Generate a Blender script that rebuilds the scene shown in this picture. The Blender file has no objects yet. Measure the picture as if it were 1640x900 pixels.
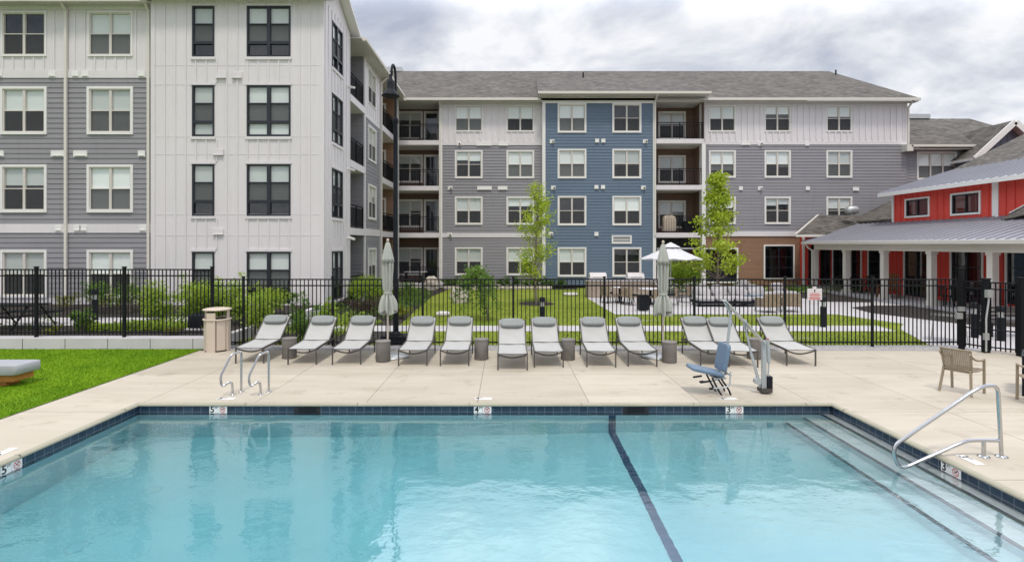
import bpy, math, random
import numpy as np
from mathutils import Vector, Matrix
R = math.radians
random.seed(7)
rng = np.random.default_rng(7)
scene = bpy.context.scene
col = scene.collection

# ------------------------------------------------------------------ camera, sky, sun, exposure
CAM_H, FPX, VX, VY = 2.8, 860.0, 810.0, 392.0
cd = bpy.data.cameras.new('camera')
cam = bpy.data.objects.new('camera', cd); col.objects.link(cam)
cam.location = (0, 0, CAM_H); cam.rotation_euler = (R(90), 0, 0)
cd.sensor_width = 36; cd.lens = FPX / 1640 * 36
cd.shift_x = (820 - VX) / 1640; cd.shift_y = -(450 - VY) / 1640
cd.clip_start = 0.1; cd.clip_end = 6000
scene.camera = cam

SUN_EL, SUN_AZ = 66, 178            # degrees; azimuth clockwise from +Y, light comes from behind the camera, left
world = bpy.data.worlds.new('World'); scene.world = world; world.use_nodes = True
nt = world.node_tree; N = nt.nodes; L = nt.links
for n in list(N): N.remove(n)
def wn(t, **k):
    n = N.new(t)
    for a, b in k.items(): setattr(n, a, b)
    return n
out = wn('ShaderNodeOutputWorld'); bg = wn('ShaderNodeBackground'); bg.inputs['Strength'].default_value = 0.1
sky = wn('ShaderNodeTexSky'); sky.sky_type = 'NISHITA'; sky.sun_disc = False
sky.sun_elevation = R(SUN_EL); sky.sun_rotation = R(SUN_AZ)
tc = wn('ShaderNodeTexCoord'); sep = wn('ShaderNodeSeparateXYZ'); L.new(tc.outputs['Generated'], sep.inputs[0])
def wmath(op, a, b=None):
    m = wn('ShaderNodeMath', operation=op)
    for i, q in enumerate((a, b)):
        if q is None: continue
        if isinstance(q, (int, float)): m.inputs[i].default_value = q
        else: L.new(q, m.inputs[i])
    return m.outputs[0]
zc = wmath('MAXIMUM', sep.outputs['Z'], 0.0)
den = wmath('ADD', zc, 0.24)
cx_ = wmath('DIVIDE', sep.outputs['X'], den); cy_ = wmath('DIVIDE', sep.outputs['Y'], den)
cmb = wn('ShaderNodeCombineXYZ'); L.new(cx_, cmb.inputs[0]); L.new(cy_, cmb.inputs[1]); cmb.inputs[2].default_value = 21.9
n1 = wn('ShaderNodeTexNoise'); n1.inputs['Scale'].default_value = 1.9; n1.inputs['Detail'].default_value = 7; n1.inputs['Roughness'].default_value = 0.56; n1.inputs['Distortion'].default_value = 0.35
L.new(cmb.outputs[0], n1.inputs['Vector'])
ramp = wn('ShaderNodeValToRGB'); L.new(n1.outputs['Fac'], ramp.inputs[0])
e = ramp.color_ramp.elements
e[0].position = 0.38; e[0].color = (0.54, 0.585, 0.70, 1)
e[1].position = 0.62; e[1].color = (1.16, 1.16, 1.18, 1)
m_ = ramp.color_ramp.elements.new(0.495); m_.color = (0.79, 0.82, 0.90, 1)
CLOUD = 8.0
sc_ = wn('ShaderNodeVectorMath', operation='SCALE'); L.new(ramp.outputs[0], sc_.inputs[0])
def wstep(v, a, b, k):
    m = wn('ShaderNodeMapRange'); m.interpolation_type = 'SMOOTHSTEP'; m.inputs[1].default_value = a; m.inputs[2].default_value = b; m.inputs[4].default_value = k; L.new(v, m.inputs[0]); return m.outputs[0]
zen = wstep(zc, .34, .60, .5)                                  # overcast: brighter toward the zenith
added_band = wmath('MULTIPLY', wmath('MULTIPLY', wstep(wmath('DIVIDE', zc, wmath('MAXIMUM', sep.outputs['Y'], .05)), .41, .62, 2.5), wstep(sep.outputs['Y'], .10, .35, 1.0)), wmath('SUBTRACT', 1.0, wstep(zc, .66, .84, 1.0)))   # brighter sky band added over the far roofs to strengthen the pool's reflections
bright = wmath('MULTIPLY', wmath('ADD', wmath('ADD', zen, added_band), 1.0), CLOUD)
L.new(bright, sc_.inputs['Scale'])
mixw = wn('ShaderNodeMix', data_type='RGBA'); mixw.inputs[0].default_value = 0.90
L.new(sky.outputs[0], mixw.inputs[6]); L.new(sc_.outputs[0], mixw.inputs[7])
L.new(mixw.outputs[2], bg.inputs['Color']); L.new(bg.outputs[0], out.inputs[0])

sd = bpy.data.lights.new('sun', 'SUN'); sd.energy = 1.9; sd.angle = R(10); sd.color = (1.0, 0.93, 0.83)
sun = bpy.data.objects.new('sun', sd); col.objects.link(sun)
az = R(SUN_AZ); el = R(SUN_EL)
sdir = Vector((math.sin(az) * math.cos(el), math.cos(az) * math.cos(el), math.sin(el)))
sun.rotation_euler = sdir.to_track_quat('Z', 'Y').to_euler(); sun.location = (0, -20, 40)
vs = scene.view_settings
vs.view_transform = 'Standard'; vs.look = 'None'; vs.gamma = 1; vs.use_curve_mapping = False; vs.exposure = 0.15
cy = scene.cycles
cy.use_denoising = True; cy.max_bounces = 9; cy.diffuse_bounces = 4; cy.glossy_bounces = 4; cy.transmission_bounces = 8; cy.transparent_max_bounces = 24
cy.sample_clamp_indirect = 8

# ------------------------------------------------------------------ helpers
def G(px, py, z=0.0):                    # point of the level z seen at that pixel of the photograph
    Y = FPX * (CAM_H - z) / (py - VY); return ((px - VX) / FPX * Y, Y, z)
def XW(px, Y): return (px - VX) / FPX * Y
def ZW(py, Y): return CAM_H + (VY - py) / FPX * Y

class Fr:                                # a wall's frame: u along, z up, d outward
    def __init__(s, o, u, n, rz): s.o = Vector(o); s.u = Vector(u); s.n = Vector(n); s.rz = rz
    def pt(s, u, z, d=0): return s.o + s.u * u + s.n * d + Vector((0, 0, z))
def front(Y): return Fr((0, Y, 0), (1, 0, 0), (0, -1, 0), 0)
def right_face(X): return Fr((X, 0, 0), (0, 1, 0), (1, 0, 0), R(90))
def left_face(X): return Fr((X, 0, 0), (0, -1, 0), (-1, 0, 0), R(-90))

class MB:
    def __init__(s): s.v = []; s.f = []; s.m = []; s.s = []
    def add(s, vs, fs, mi=0, sm=False):
        b = len(s.v); s.v += [tuple(p) for p in vs]
        for f in fs: s.f.append(tuple(b + i for i in f)); s.m.append(mi); s.s.append(sm)
    def quad(s, a, b, c, d, mi=0): s.add([a, b, c, d], [(0, 1, 2, 3)], mi)
    def poly(s, pts, mi=0): s.add(pts, [tuple(range(len(pts)))], mi)
    BF = [(0, 3, 2, 1), (4, 5, 6, 7), (0, 1, 5, 4), (1, 2, 6, 5), (2, 3, 7, 6), (3, 0, 4, 7)]
    def box(s, x0, x1, y0, y1, z0, z1, mi=0):
        s.add([(x0, y0, z0), (x1, y0, z0), (x1, y1, z0), (x0, y1, z0), (x0, y0, z1), (x1, y0, z1), (x1, y1, z1), (x0, y1, z1)], MB.BF, mi)
    def fbox(s, fr, u0, u1, z0, z1, d0, d1, mi=0):
        P = fr.pt
        s.add([P(u0, z0, d1), P(u1, z0, d1), P(u1, z0, d0), P(u0, z0, d0), P(u0, z1, d1), P(u1, z1, d1), P(u1, z1, d0), P(u0, z1, d0)], MB.BF, mi)
    def beam(s, p, q, w, h, mi=0, up=(0, 0, 1)):
        p = Vector(p); q = Vector(q); t = (q - p).normalized(); up = Vector(up)
        if abs(t.dot(up)) > 0.98: up = Vector((0, 1, 0))
        a = t.cross(up).normalized(); b = a.cross(t).normalized()
        c = [(-w / 2, -h / 2), (w / 2, -h / 2), (w / 2, h / 2), (-w / 2, h / 2)]
        s.add([p + a * i + b * j for i, j in c] + [q + a * i + b * j for i, j in c], MB.BF, mi)
    def tube(s, pts, r, n=8, mi=0, cap=True):
        pts = [Vector(p) for p in pts]; k = len(pts); rs = r if isinstance(r, (list, tuple)) else [r] * k
        t0 = (pts[1] - pts[0]).normalized()
        a = t0.cross(Vector((0, 0, 1)) if abs(t0.z) < 0.9 else Vector((1, 0, 0))).normalized()
        vs = []; fs = []
        for i in range(k):
            t = (pts[min(i + 1, k - 1)] - pts[max(i - 1, 0)]).normalized()
            a = (a - t * a.dot(t)).normalized(); b = t.cross(a)
            for j in range(n):
                q = 2 * math.pi * j / n; vs.append(pts[i] + (a * math.cos(q) + b * math.sin(q)) * rs[i])
        for i in range(k - 1):
            for j in range(n):
                fs.append((i * n + j, i * n + (j + 1) % n, (i + 1) * n + (j + 1) % n, (i + 1) * n + j))
        s.add(vs, fs, mi, True)
        if cap:
            s.add(vs[:n], [tuple(range(n))[::-1]], mi); s.add(vs[-n:], [tuple(range(n))], mi)
    def lathe(s, c, prof, n=24, mi=0, sm=True, fold=0, fk=8):
        vs = []; fs = []; k = len(prof)
        for i, (r, z) in enumerate(prof):
            for j in range(n):
                q = 2 * math.pi * j / n; rr = r * (1 + fold * math.cos(fk * q + z * 1.3)) if fold else r
                vs.append((c[0] + rr * math.cos(q), c[1] + rr * math.sin(q), c[2] + z))
        for i in range(k - 1):
            for j in range(n): fs.append((i * n + j, i * n + (j + 1) % n, (i + 1) * n + (j + 1) % n, (i + 1) * n + j))
        s.add(vs, fs, mi, sm)
        s.add(vs[:n], [tuple(range(n))[::-1]], mi); s.add(vs[-n:], [tuple(range(n))], mi)
    def prism(s, pts, z0, z1, mi=0):
        n = len(pts)
        s.add([(p[0], p[1], z0) for p in pts] + [(p[0], p[1], z1) for p in pts],
              [tuple(range(n))[::-1], tuple(range(n, 2 * n))] + [(i, (i + 1) % n, n + (i + 1) % n, n + i) for i in range(n)], mi)
    def slab(s, pts, t, mi=0, mi2=None):          # a sloped polygon given thickness downward
        n = len(pts); lo = [(p[0], p[1], p[2] - t) for p in pts]
        s.add(list(pts) + lo, [tuple(range(n))], mi)
        s.add(list(pts) + lo, [tuple(range(n, 2 * n))[::-1]] + [(i, n + i, n + (i + 1) % n, (i + 1) % n) for i in range(n)], mi if mi2 is None else mi2)
    def puff(s, c, h, e=0.45, n=20, k=10, mi=0, rz=0.0, tilt=None, noise=0):   # rounded cushion / stone
        M = tilt if tilt is not None else Matrix.Rotation(rz, 3, 'Z')
        sg = lambda v, p: math.copysign(abs(v) ** p, v)
        vs = []; fs = []
        for i in range(k + 1):
            a = -math.pi / 2 + math.pi * i / k
            for j in range(n):
                b = 2 * math.pi * j / n
                p = Vector((h[0] * sg(math.cos(a), e) * sg(math.cos(b), e), h[1] * sg(math.cos(a), e) * sg(math.sin(b), e), h[2] * sg(math.sin(a), e)))
                if noise: p *= 1 + noise * (math.sin(3.1 * b + 1.7 * i) * .5 + math.sin(5.3 * b - 2.1 * a + c[0]) * .5)
                vs.append(Vector(c) + M @ p)
        for i in range(k):
            for j in range(n): fs.append((i * n + j, i * n + (j + 1) % n, (i + 1) * n + (j + 1) % n, (i + 1) * n + j))
        s.add(vs, fs, mi, not noise or noise < .05)
    # wall with openings: lap siding rows (lap>0) or a flat sheet
    def wall(s, fr, u0, u1, z0, z1, holes=(), board=0, lap=0.0, mi=0, zfun=None):
        holes = [h for h in holes if h[1] > u0 and h[0] < u1 and h[3] > z0 and h[2] < z1]
        rows = []
        if board:
            z = z0
            while z < z1 - 1e-4: rows.append((z, min(z + board, z1))); z += board
        else: rows = [(z0, z1)]
        for zb, zt in rows:
            cuts = sorted({zb, zt} | {q for h in holes for q in (h[2], h[3]) if zb + 1e-4 < q < zt - 1e-4})
            dd = lambda z: lap * (1 - (z - zb) / board) if board else 0.0
            for a, b in zip(cuts, cuts[1:]):
                zm = (a + b) / 2
                bl = sorted((max(h[0], u0), min(h[1], u1)) for h in holes if h[2] < zm < h[3])
                cur = u0; iv = []
                for p, q in bl:
                    if p > cur + 1e-5: iv.append((cur, p))
                    cur = max(cur, q)
                if cur < u1 - 1e-5: iv.append((cur, u1))
                for p, q in iv:
                    s.quad(fr.pt(p, a, dd(a)), fr.pt(q, a, dd(a)), fr.pt(q, b, dd(b)), fr.pt(p, b, dd(b)), mi)
                    if lap and a == zb: s.quad(fr.pt(p, a, 0), fr.pt(q, a, 0), fr.pt(q, a, lap), fr.pt(p, a, lap), mi)
    def battens(s, fr, u0, u1, z0, z1, holes=(), step=0.41, w=0.05, t=0.022, mi=0, pad=0.0):
        k = int((u1 - u0) / step); off = ((u1 - u0) - k * step) / 2
        for i in range(k + 1):
            u = u0 + off + i * step
            bl = sorted((h[2] - pad, h[3] + pad) for h in holes if h[0] - pad < u + w / 2 and h[1] + pad > u - w / 2)
            cur = z0
            for a, b in bl + [(z1, z1)]:
                a = min(a, z1)
                if a > cur + .02: s.fbox(fr, u - w / 2, u + w / 2, cur, a, 0.0, t, mi)
                cur = max(cur, b)
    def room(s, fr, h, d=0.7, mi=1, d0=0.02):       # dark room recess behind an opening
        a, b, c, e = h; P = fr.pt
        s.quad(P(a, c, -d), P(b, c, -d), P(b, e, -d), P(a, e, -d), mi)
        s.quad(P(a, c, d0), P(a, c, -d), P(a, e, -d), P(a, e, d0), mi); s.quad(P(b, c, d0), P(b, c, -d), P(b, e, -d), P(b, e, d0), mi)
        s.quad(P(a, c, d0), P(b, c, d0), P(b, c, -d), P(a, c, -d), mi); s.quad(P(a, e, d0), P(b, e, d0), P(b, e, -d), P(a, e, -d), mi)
    def mesh(s, name, mats, off=(0, 0, 0)):
        me = bpy.data.meshes.new(name); o = Vector(off)
        me.from_pydata([Vector(p) - o for p in s.v], [], s.f)
        for m in (mats if isinstance(mats, (list, tuple)) else [mats]): me.materials.append(m)
        me.polygons.foreach_set('material_index', s.m); me.polygons.foreach_set('use_smooth', s.s)
        me.update(); return me
    def build(s, name, mats, parent=None, **tags):
        off = Vector((0, 0, 0)); p = parent
        while p is not None: off += p.location; p = p.parent
        o = bpy.data.objects.new(name, s.mesh(name, mats, off)); col.objects.link(o)
        if parent is not None: o.parent = parent
        for k, v in tags.items(): o[k] = v
        return o

def thing(name, label, cat, loc=(0, 0, 0), rz=0, group=None):
    o = bpy.data.objects.new(name, None); col.objects.link(o); o.empty_display_size = .2
    o.location = loc; o.rotation_euler = (0, 0, rz); o['label'] = label; o['category'] = cat
    if group: o['group'] = group
    return o
def tag(o, label, cat, group=None):
    o['label'] = label; o['category'] = cat
    if group: o['group'] = group
    return o
def dup(root, loc, rz, label, group=None):
    def cp(o, par):
        c = o.copy(); col.objects.link(c)
        if par is not None: c.parent = par
        for ch in list(o.children): cp(ch, c)
        return c
    r = cp(root, None); r.location = loc; r.rotation_euler = (0, 0, rz); r['label'] = label
    if group: r['group'] = group
    return r

# ------------------------------------------------------------------ materials
def newmat(name):
    m = bpy.data.materials.new(name); m.use_nodes = True; t = m.node_tree
    b = t.nodes['Principled BSDF']; return m, t, b
def tcoord(t, scale=(1, 1, 1), kind='Object'):
    c = t.nodes.new('ShaderNodeTexCoord'); mp = t.nodes.new('ShaderNodeMapping'); mp.inputs['Scale'].default_value = scale
    t.links.new(c.outputs[kind], mp.inputs[0]); return mp.outputs[0]
def noise(t, vec, scale, detail=4, rough=.55):
    n = t.nodes.new('ShaderNodeTexNoise'); n.inputs['Scale'].default_value = scale; n.inputs['Detail'].default_value = detail; n.inputs['Roughness'].default_value = rough
    t.links.new(vec, n.inputs['Vector']); return n.outputs['Fac']
def cmix(t, fac, a, b, mode='MIX'):
    x = t.nodes.new('ShaderNodeMix'); x.data_type = 'RGBA'; x.blend_type = mode
    for i, q in ((0, fac), (6, a), (7, b)):
        if isinstance(q, (int, float)): x.inputs[i].default_value = q
        elif isinstance(q, tuple): x.inputs[i].default_value = (*q, 1)
        else: t.links.new(q, x.inputs[i])
    return x.outputs[2]
def remap(t, v, a, b):
    x = t.nodes.new('ShaderNodeMapRange'); x.inputs[1].default_value = a; x.inputs[2].default_value = b
    t.links.new(v, x.inputs[0]); return x.outputs[0]
def bumpn(t, b, h, strength, dist):
    n = t.nodes.new('ShaderNodeBump'); n.inputs['Strength'].default_value = strength; n.inputs['Distance'].default_value = dist
    t.links.new(h, n.inputs['Height']); t.links.new(n.outputs[0], b.inputs['Normal'])
def mat(name, c, rough=.6, var=.08, vs=1.5, fine=30, bump=0, bs=60, bd=.004, metal=0, spec=.5, stretch=(1, 1, 1)):
    m, t, b = newmat(name); v = tcoord(t, stretch)
    lo = tuple(x * (1 - var) for x in c); hi = tuple(min(1, x * (1 + var)) for x in c)
    k = cmix(t, remap(t, noise(t, v, vs, 5), .3, .7), lo, hi)
    f = remap(t, noise(t, v, fine, 2), .3, .7)
    k = cmix(t, f, k, cmix(t, .5, k, hi)); t.links.new(k, b.inputs['Base Color'])
    b.inputs['Roughness'].default_value = rough; b.inputs['Metallic'].default_value = metal; b.inputs['Specular IOR Level'].default_value = spec
    if bump: bumpn(t, b, noise(t, v, bs, 4), bump, bd)
    return m
M = {}
M['white_siding'] = mat('white_siding', (.73, .695, .71), .6, .05, .5, 8, stretch=(1, 1, .35))
def streaks(m, amt, dark):
    t = m.node_tree; b = t.nodes['Principled BSDF']; src = b.inputs['Base Color'].links[0].from_socket
    f = remap(t, noise(t, tcoord(t, (2.6, 2.6, .16)), 1.6, 5, .65), .55, .82)
    m2 = t.nodes.new('ShaderNodeMath'); m2.operation = 'MULTIPLY'; m2.inputs[1].default_value = amt; t.links.new(f, m2.inputs[0])
    t.links.new(cmix(t, m2.outputs[0], src, dark), b.inputs['Base Color'])
streaks(M['white_siding'], .30, (.44, .42, .40))
M['cream_trim'] = mat('cream_trim', (.70, .665, .61), .5, .03)
M['white_trim'] = mat('white_trim', (.80, .79, .77), .5, .03)
M['beige_vinyl'] = mat('beige_vinyl', (.64, .60, .55), .45, .03)
M['grey_siding'] = mat('grey_siding', (.27, .262, .284), .65, .10, .6, 6, stretch=(.5, .5, 5))
streaks(M['grey_siding'], .35, (.15, .145, .15))
M['blue_siding'] = mat('blue_siding', (.122, .172, .24), .65, .10, .6, 6, stretch=(.5, .5, 5))
streaks(M['blue_siding'], .35, (.075, .12, .19))
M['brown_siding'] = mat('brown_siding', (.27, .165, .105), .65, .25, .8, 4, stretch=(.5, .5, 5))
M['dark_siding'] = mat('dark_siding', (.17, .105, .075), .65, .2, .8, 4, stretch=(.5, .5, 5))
M['slate_siding'] = mat('slate_siding', (.15, .155, .21), .65, .08)
M['red_siding'] = mat('red_siding', (.66, .064, .045), .6, .10, .8, 8)
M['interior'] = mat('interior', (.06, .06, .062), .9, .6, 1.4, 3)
M['soffit'] = mat('soffit', (.55, .53, .50), .7, .05)
M['black_metal'] = mat('black_metal', (.008, .009, .011), .6, .2, 4, spec=.2)
M['black_frame'] = mat('black_frame', (.018, .021, .03), .4, .1)
M['charcoal_metal'] = mat('charcoal_metal', (.010, .012, .017), .6, .2, 5, spec=.2)
M['blind'] = mat('blind', (.92, .93, .92), .8, .04, 2, 4, stretch=(.3, .3, 20))
M['dark_blind'] = mat('dark_blind', (.22, .23, .24), .8, .1, 2, 4, stretch=(.3, .3, 20))
M['steel'] = mat('steel', (.52, .53, .54), .16, .04, 3, metal=1)
M['dull_steel'] = mat('dull_steel', (.55, .57, .57), .42, .08, 6, metal=.7)
M['lounger_frame'] = mat('lounger_frame', (.085, .078, .072), .45, .1, metal=.2)
M['sling'] = mat('sling', (.45, .45, .435), .75, .05, 3, 160, bump=.3, bs=300, bd=.002)
M['pillow'] = mat('pillow', (.255, .275, .268), .85, .10, 5, 90, bump=.4, bs=200, bd=.003)
M['stool_concrete'] = mat('stool_concrete', (.215, .20, .185), .85, .22, 5, 40, bump=.4, bs=40, bd=.004)
M['sage_canvas'] = mat('sage_canvas', (.39, .41, .37), .85, .07, 3, 60)
M['white_canvas'] = mat('white_canvas', (.66, .66, .70), .85, .04)
M['wood_pole'] = mat('wood_pole', (.52, .46, .38), .6, .1, 6)
M['teak'] = mat('teak', (.42, .17, .04), .55, .25, 3, 20, stretch=(.4, .4, 6))
M['wood_brown'] = mat('wood_brown', (.20, .075, .028), .55, .25, 4, 20)
M['cushion_grey'] = mat('cushion_grey', (.36, .37, .40), .9, .08, 5, 90, bump=.3, bs=160, bd=.003)
M['cushion_light'] = mat('cushion_light', (.43, .415, .425), .9, .12, 3, 60, bump=.3, bs=30, bd=.01)
M['litter_beige'] = mat('litter_beige', (.60, .51, .42), .55, .06, 3, 20)
M['litter_dark'] = mat('litter_dark', (.06, .05, .045), .7, .2)
M['resin_tan'] = mat('resin_tan', (.29, .235, .165), .5, .06)
M['wicker'] = mat('wicker', (.27, .21, .15), .75, .3, 8, 60, bump=.6, bs=50, bd=.01)
M['lift_blue'] = mat('lift_blue', (.135, .20, .285), .45, .08, 4)
M['lift_grey'] = mat('lift_grey', (.42, .45, .46), .4, .06, 6, metal=.3)
M['stone_block'] = mat('stone_block', (.33, .27, .22), .85, .35, 2.5, 12, bump=.6, bs=8, bd=.03)
M['boulder'] = mat('boulder', (.50, .45, .39), .9, .35, 4, 20, bump=.8, bs=12, bd=.04)
M['bark'] = mat('bark', (.20, .165, .13), .9, .3, 8, 40, bump=.6, bs=30, bd=.01)
M['sign_white'] = mat('sign_white', (.66, .63, .63), .5, .03)
M['sign_red'] = mat('sign_red', (.55, .06, .05), .5, .05)
M['tile_white'] = mat('tile_white', (.80, .80, .78), .25, .03)
M['ink'] = mat('ink', (.012, .012, .014), .5, .05)
M['plaster'] = mat('plaster', (.66, .67, .66), .8, .07, .9, 14)
M['nosing'] = mat('nosing', (.06, .072, .085), .5, .2, 5)
M['low_wall'] = mat('low_wall', (.58, .555, .58), .85, .10, 1.2, 20, bump=.3, bs=30, bd=.004)
M['path'] = mat('path', (.49, .475, .485), .9, .09, .8, 30, bump=.3, bs=50, bd=.004)
M['mulch'] = mat('mulch', (.035, .028, .025), .95, .6, 6, 40, bump=1, bs=25, bd=.05)
M['soil'] = mat('soil', (.07, .075, .04), .95, .3, .3, 4)
M['gravel'] = mat('gravel', (.34, .33, .33), .9, .5, 18, 60, bump=1, bs=40, bd=.02)
M['mulch_red'] = mat('mulch_red', (.07, .035, .028), .95, .5, 6, 40)

def tone_by_object(m, amt):
    t = m.node_tree; b = t.nodes['Principled BSDF']; src = b.inputs['Base Color'].links[0].from_socket
    oi = t.nodes.new('ShaderNodeObjectInfo'); mr = t.nodes.new('ShaderNodeMapRange'); mr.inputs[3].default_value = 1 - amt; mr.inputs[4].default_value = 1.0
    t.links.new(oi.outputs['Random'], mr.inputs[0]); t.links.new(cmix(t, 1.0, src, mr.outputs[0], 'MULTIPLY'), b.inputs['Base Color'])
tone_by_object(M['blind'], .42); tone_by_object(M['sling'], .07); tone_by_object(M['stool_concrete'], .2)

def grass_mat(name, a, b, scale):
    m, t, bs = newmat(name); v = tcoord(t)
    k = cmix(t, remap(t, noise(t, v, scale, 6, .65), .32, .68), a, b)
    k = cmix(t, remap(t, noise(t, v, 45, 3), .35, .65), k, cmix(t, .5, k, tuple(x * .55 for x in a)))
    t.links.new(k, bs.inputs['Base Color']); bs.inputs['Roughness'].default_value = .9; bs.inputs['Specular IOR Level'].default_value = .15
    bumpn(t, bs, noise(t, v, 60, 4), .9, .03); return m
M['lawn'] = grass_mat('lawn', (.19, .27, .03), (.35, .40, .065), .45)
M['turf'] = grass_mat('turf', (.135, .29, .008), (.26, .43, .015), .9)

def leaf_mat(name, a, b):
    m, t, bs = newmat(name); v = tcoord(t)
    w = t.nodes.new('ShaderNodeTexWhiteNoise'); t.links.new(tcoord(t, (11, 11, 11)), w.inputs['Vector'])
    k = cmix(t, remap(t, noise(t, v, 3.5, 3), .32, .68), a, b)
    d = t.nodes.new('ShaderNodeBsdfDiffuse'); tr = t.nodes.new('ShaderNodeBsdfTranslucent'); gl = t.nodes.new('ShaderNodeBsdfGlossy'); gl.inputs['Roughness'].default_value = .45
    t.links.new(k, d.inputs[0]); t.links.new(cmix(t, .4, k, (b[0] * 1.3, b[1] * 1.25, b[2])), tr.inputs[0])
    x = t.nodes.new('ShaderNodeMixShader'); x.inputs[0].default_value = .38; t.links.new(d.outputs[0], x.inputs[1]); t.links.new(tr.outputs[0], x.inputs[2])
    y = t.nodes.new('ShaderNodeMixShader'); y.inputs[0].default_value = .035; t.links.new(x.outputs[0], y.inputs[1]); t.links.new(gl.outputs[0], y.inputs[2])
    t.links.new(y.outputs[0], t.nodes['Material Output'].inputs[0]); return m
M['leaf_lime'] = leaf_mat('leaf_lime', (.27, .39, .025), (.52, .62, .06))
M['leaf_bright'] = leaf_mat('leaf_bright', (.20, .34, .03), (.45, .58, .075))
M['leaf_mid'] = leaf_mat('leaf_mid', (.08, .17, .025), (.19, .32, .045))
M['leaf_yellow'] = leaf_mat('leaf_yellow', (.17, .20, .018), (.32, .34, .04))
M['leaf_wine'] = leaf_mat('leaf_wine', (.045, .024, .018), (.10, .06, .04))
M['leaf_white'] = leaf_mat('leaf_white', (.45, .47, .40), (.65, .66, .58))

def concrete_deck():
    m, t, b = newmat('deck_concrete'); v = tcoord(t); vst = tcoord(t, (.7, 2.2, 1))
    k = cmix(t, remap(t, noise(t, vst, .55, 6, .6), .3, .7), (.46, .412, .33), (.575, .52, .43))
    k = cmix(t, remap(t, noise(t, tcoord(t, (.35, 3.2, 1)), 1.1, 5), .45, .75), k, cmix(t, .55, k, (.62, .565, .485)))
    k = cmix(t, remap(t, noise(t, v, 70, 2), .35, .65), k, cmix(t, .14, k, (.3, .27, .23)))
    st = remap(t, noise(t, v, 1.7, 5, .72), .56, .74)     # damp stains with a shape of their own
    k = cmix(t, st, k, cmix(t, .58, k, (.29, .24, .18)))
    br = t.nodes.new('ShaderNodeTexBrick'); br.offset = 0.0; br.inputs['Scale'].default_value = 1
    br.inputs['Brick Width'].default_value = 1.98; br.inputs['Row Height'].default_value = 2.6; br.inputs['Mortar Size'].default_value = .007; br.inputs['Mortar Smooth'].default_value = .2
    br.inputs['Color1'].default_value = (1, 1, 1, 1); br.inputs['Color2'].default_value = (.89, .885, .88, 1); br.inputs['Mortar'].default_value = (.42, .40, .38, 1)
    mp = t.nodes.new('ShaderNodeMapping'); mp.inputs['Location'].default_value = (.5, 1.4, 0); t.links.new(v, mp.inputs[0]); t.links.new(mp.outputs[0], br.inputs['Vector'])
    k = cmix(t, 1.0, k, br.outputs['Color'], 'MULTIPLY')
    t.links.new(k, b.inputs['Base Color']); b.inputs['Roughness'].default_value = .8; b.inputs['Specular IOR Level'].default_value = .3
    bumpn(t, b, noise(t, v, 90, 4), .25, .004); return m
M['deck'] = concrete_deck()
M['coping'] = mat('coping', (.37, .35, .265), .7, .12, 1.4, 50, bump=.25, bs=60, bd=.004)

def brick_mat(name, c1, c2, mort, bw, rh, ms, axis, rough, zscale=1.0, offset=.5, bias=0.0, nv=.3, nscale=.7, bump=0):
    m, t, b = newmat(name)
    tcn = t.nodes.new('ShaderNodeTexCoord'); sp = t.nodes.new('ShaderNodeSeparateXYZ'); t.links.new(tcn.outputs['Object'], sp.inputs[0])
    cb = t.nodes.new('ShaderNodeCombineXYZ'); mu = t.nodes.new('ShaderNodeMath'); mu.operation = 'MULTIPLY'; mu.inputs[1].default_value = zscale
    t.links.new(sp.outputs['Z'], mu.inputs[0]); t.links.new(mu.outputs[0], cb.inputs[1])
    if axis == 'XY':
        ad = t.nodes.new('ShaderNodeMath'); ad.operation = 'ADD'; t.links.new(sp.outputs['X'], ad.inputs[0]); t.links.new(sp.outputs['Y'], ad.inputs[1]); t.links.new(ad.outputs[0], cb.inputs[0])
    else: t.links.new(sp.outputs[axis], cb.inputs[0])
    br = t.nodes.new('ShaderNodeTexBrick'); br.offset = offset; br.inputs['Scale'].default_value = 1; br.inputs['Brick Width'].default_value = bw; br.inputs['Row Height'].default_value = rh
    br.inputs['Mortar Size'].default_value = ms; br.inputs['Bias'].default_value = bias; br.inputs['Mortar Smooth'].default_value = .3
    for n_, c in (('Color1', c1), ('Color2', c2), ('Mortar', mort)): br.inputs[n_].default_value = (*c, 1)
    t.links.new(cb.outputs[0], br.inputs['Vector'])
    k = br.outputs['Color']
    v = tcoord(t)
    k = cmix(t, remap(t, noise(t, v, nscale, 5), .3, .7), cmix(t, nv, k, tuple(x * .5 for x in c1)), cmix(t, nv * .5, k, tuple(min(1, x * 1.5) for x in c2)))
    k = cmix(t, remap(t, noise(t, v, 9, 3, .7), .3, .7), cmix(t, .3, k, tuple(x * .6 for x in c1)), k)
    t.links.new(k, b.inputs['Base Color']); b.inputs['Roughness'].default_value = rough
    if bump: bumpn(t, b, br.outputs['Fac'], -bump, .01)
    return m
SH1, SH2, SHM = (.060, .054, .048), (.215, .197, .176), (.04, .037, .034)
M['shingle_front'] = brick_mat('shingle_front', SH1, SH2, SHM, .32, .145, .010, 'X', .95, 2.236)
M['shingle_side'] = brick_mat('shingle_side', SH1, SH2, SHM, .32, .145, .010, 'Y', .95, 2.236)
M['pool_tile'] = brick_mat('pool_tile', (.014, .032, .060), (.028, .054, .092), (.17, .21, .24), .152, .152, .005, 'XY', .15, 1, 0.0, nv=.15, nscale=4)
M['brick_brown'] = brick_mat('brick_brown', (.25, .14, .085), (.32, .185, .12), (.2, .125, .08), 1.4, .14, .008, 'XY', .8, 1, .4, nv=.2)
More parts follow.
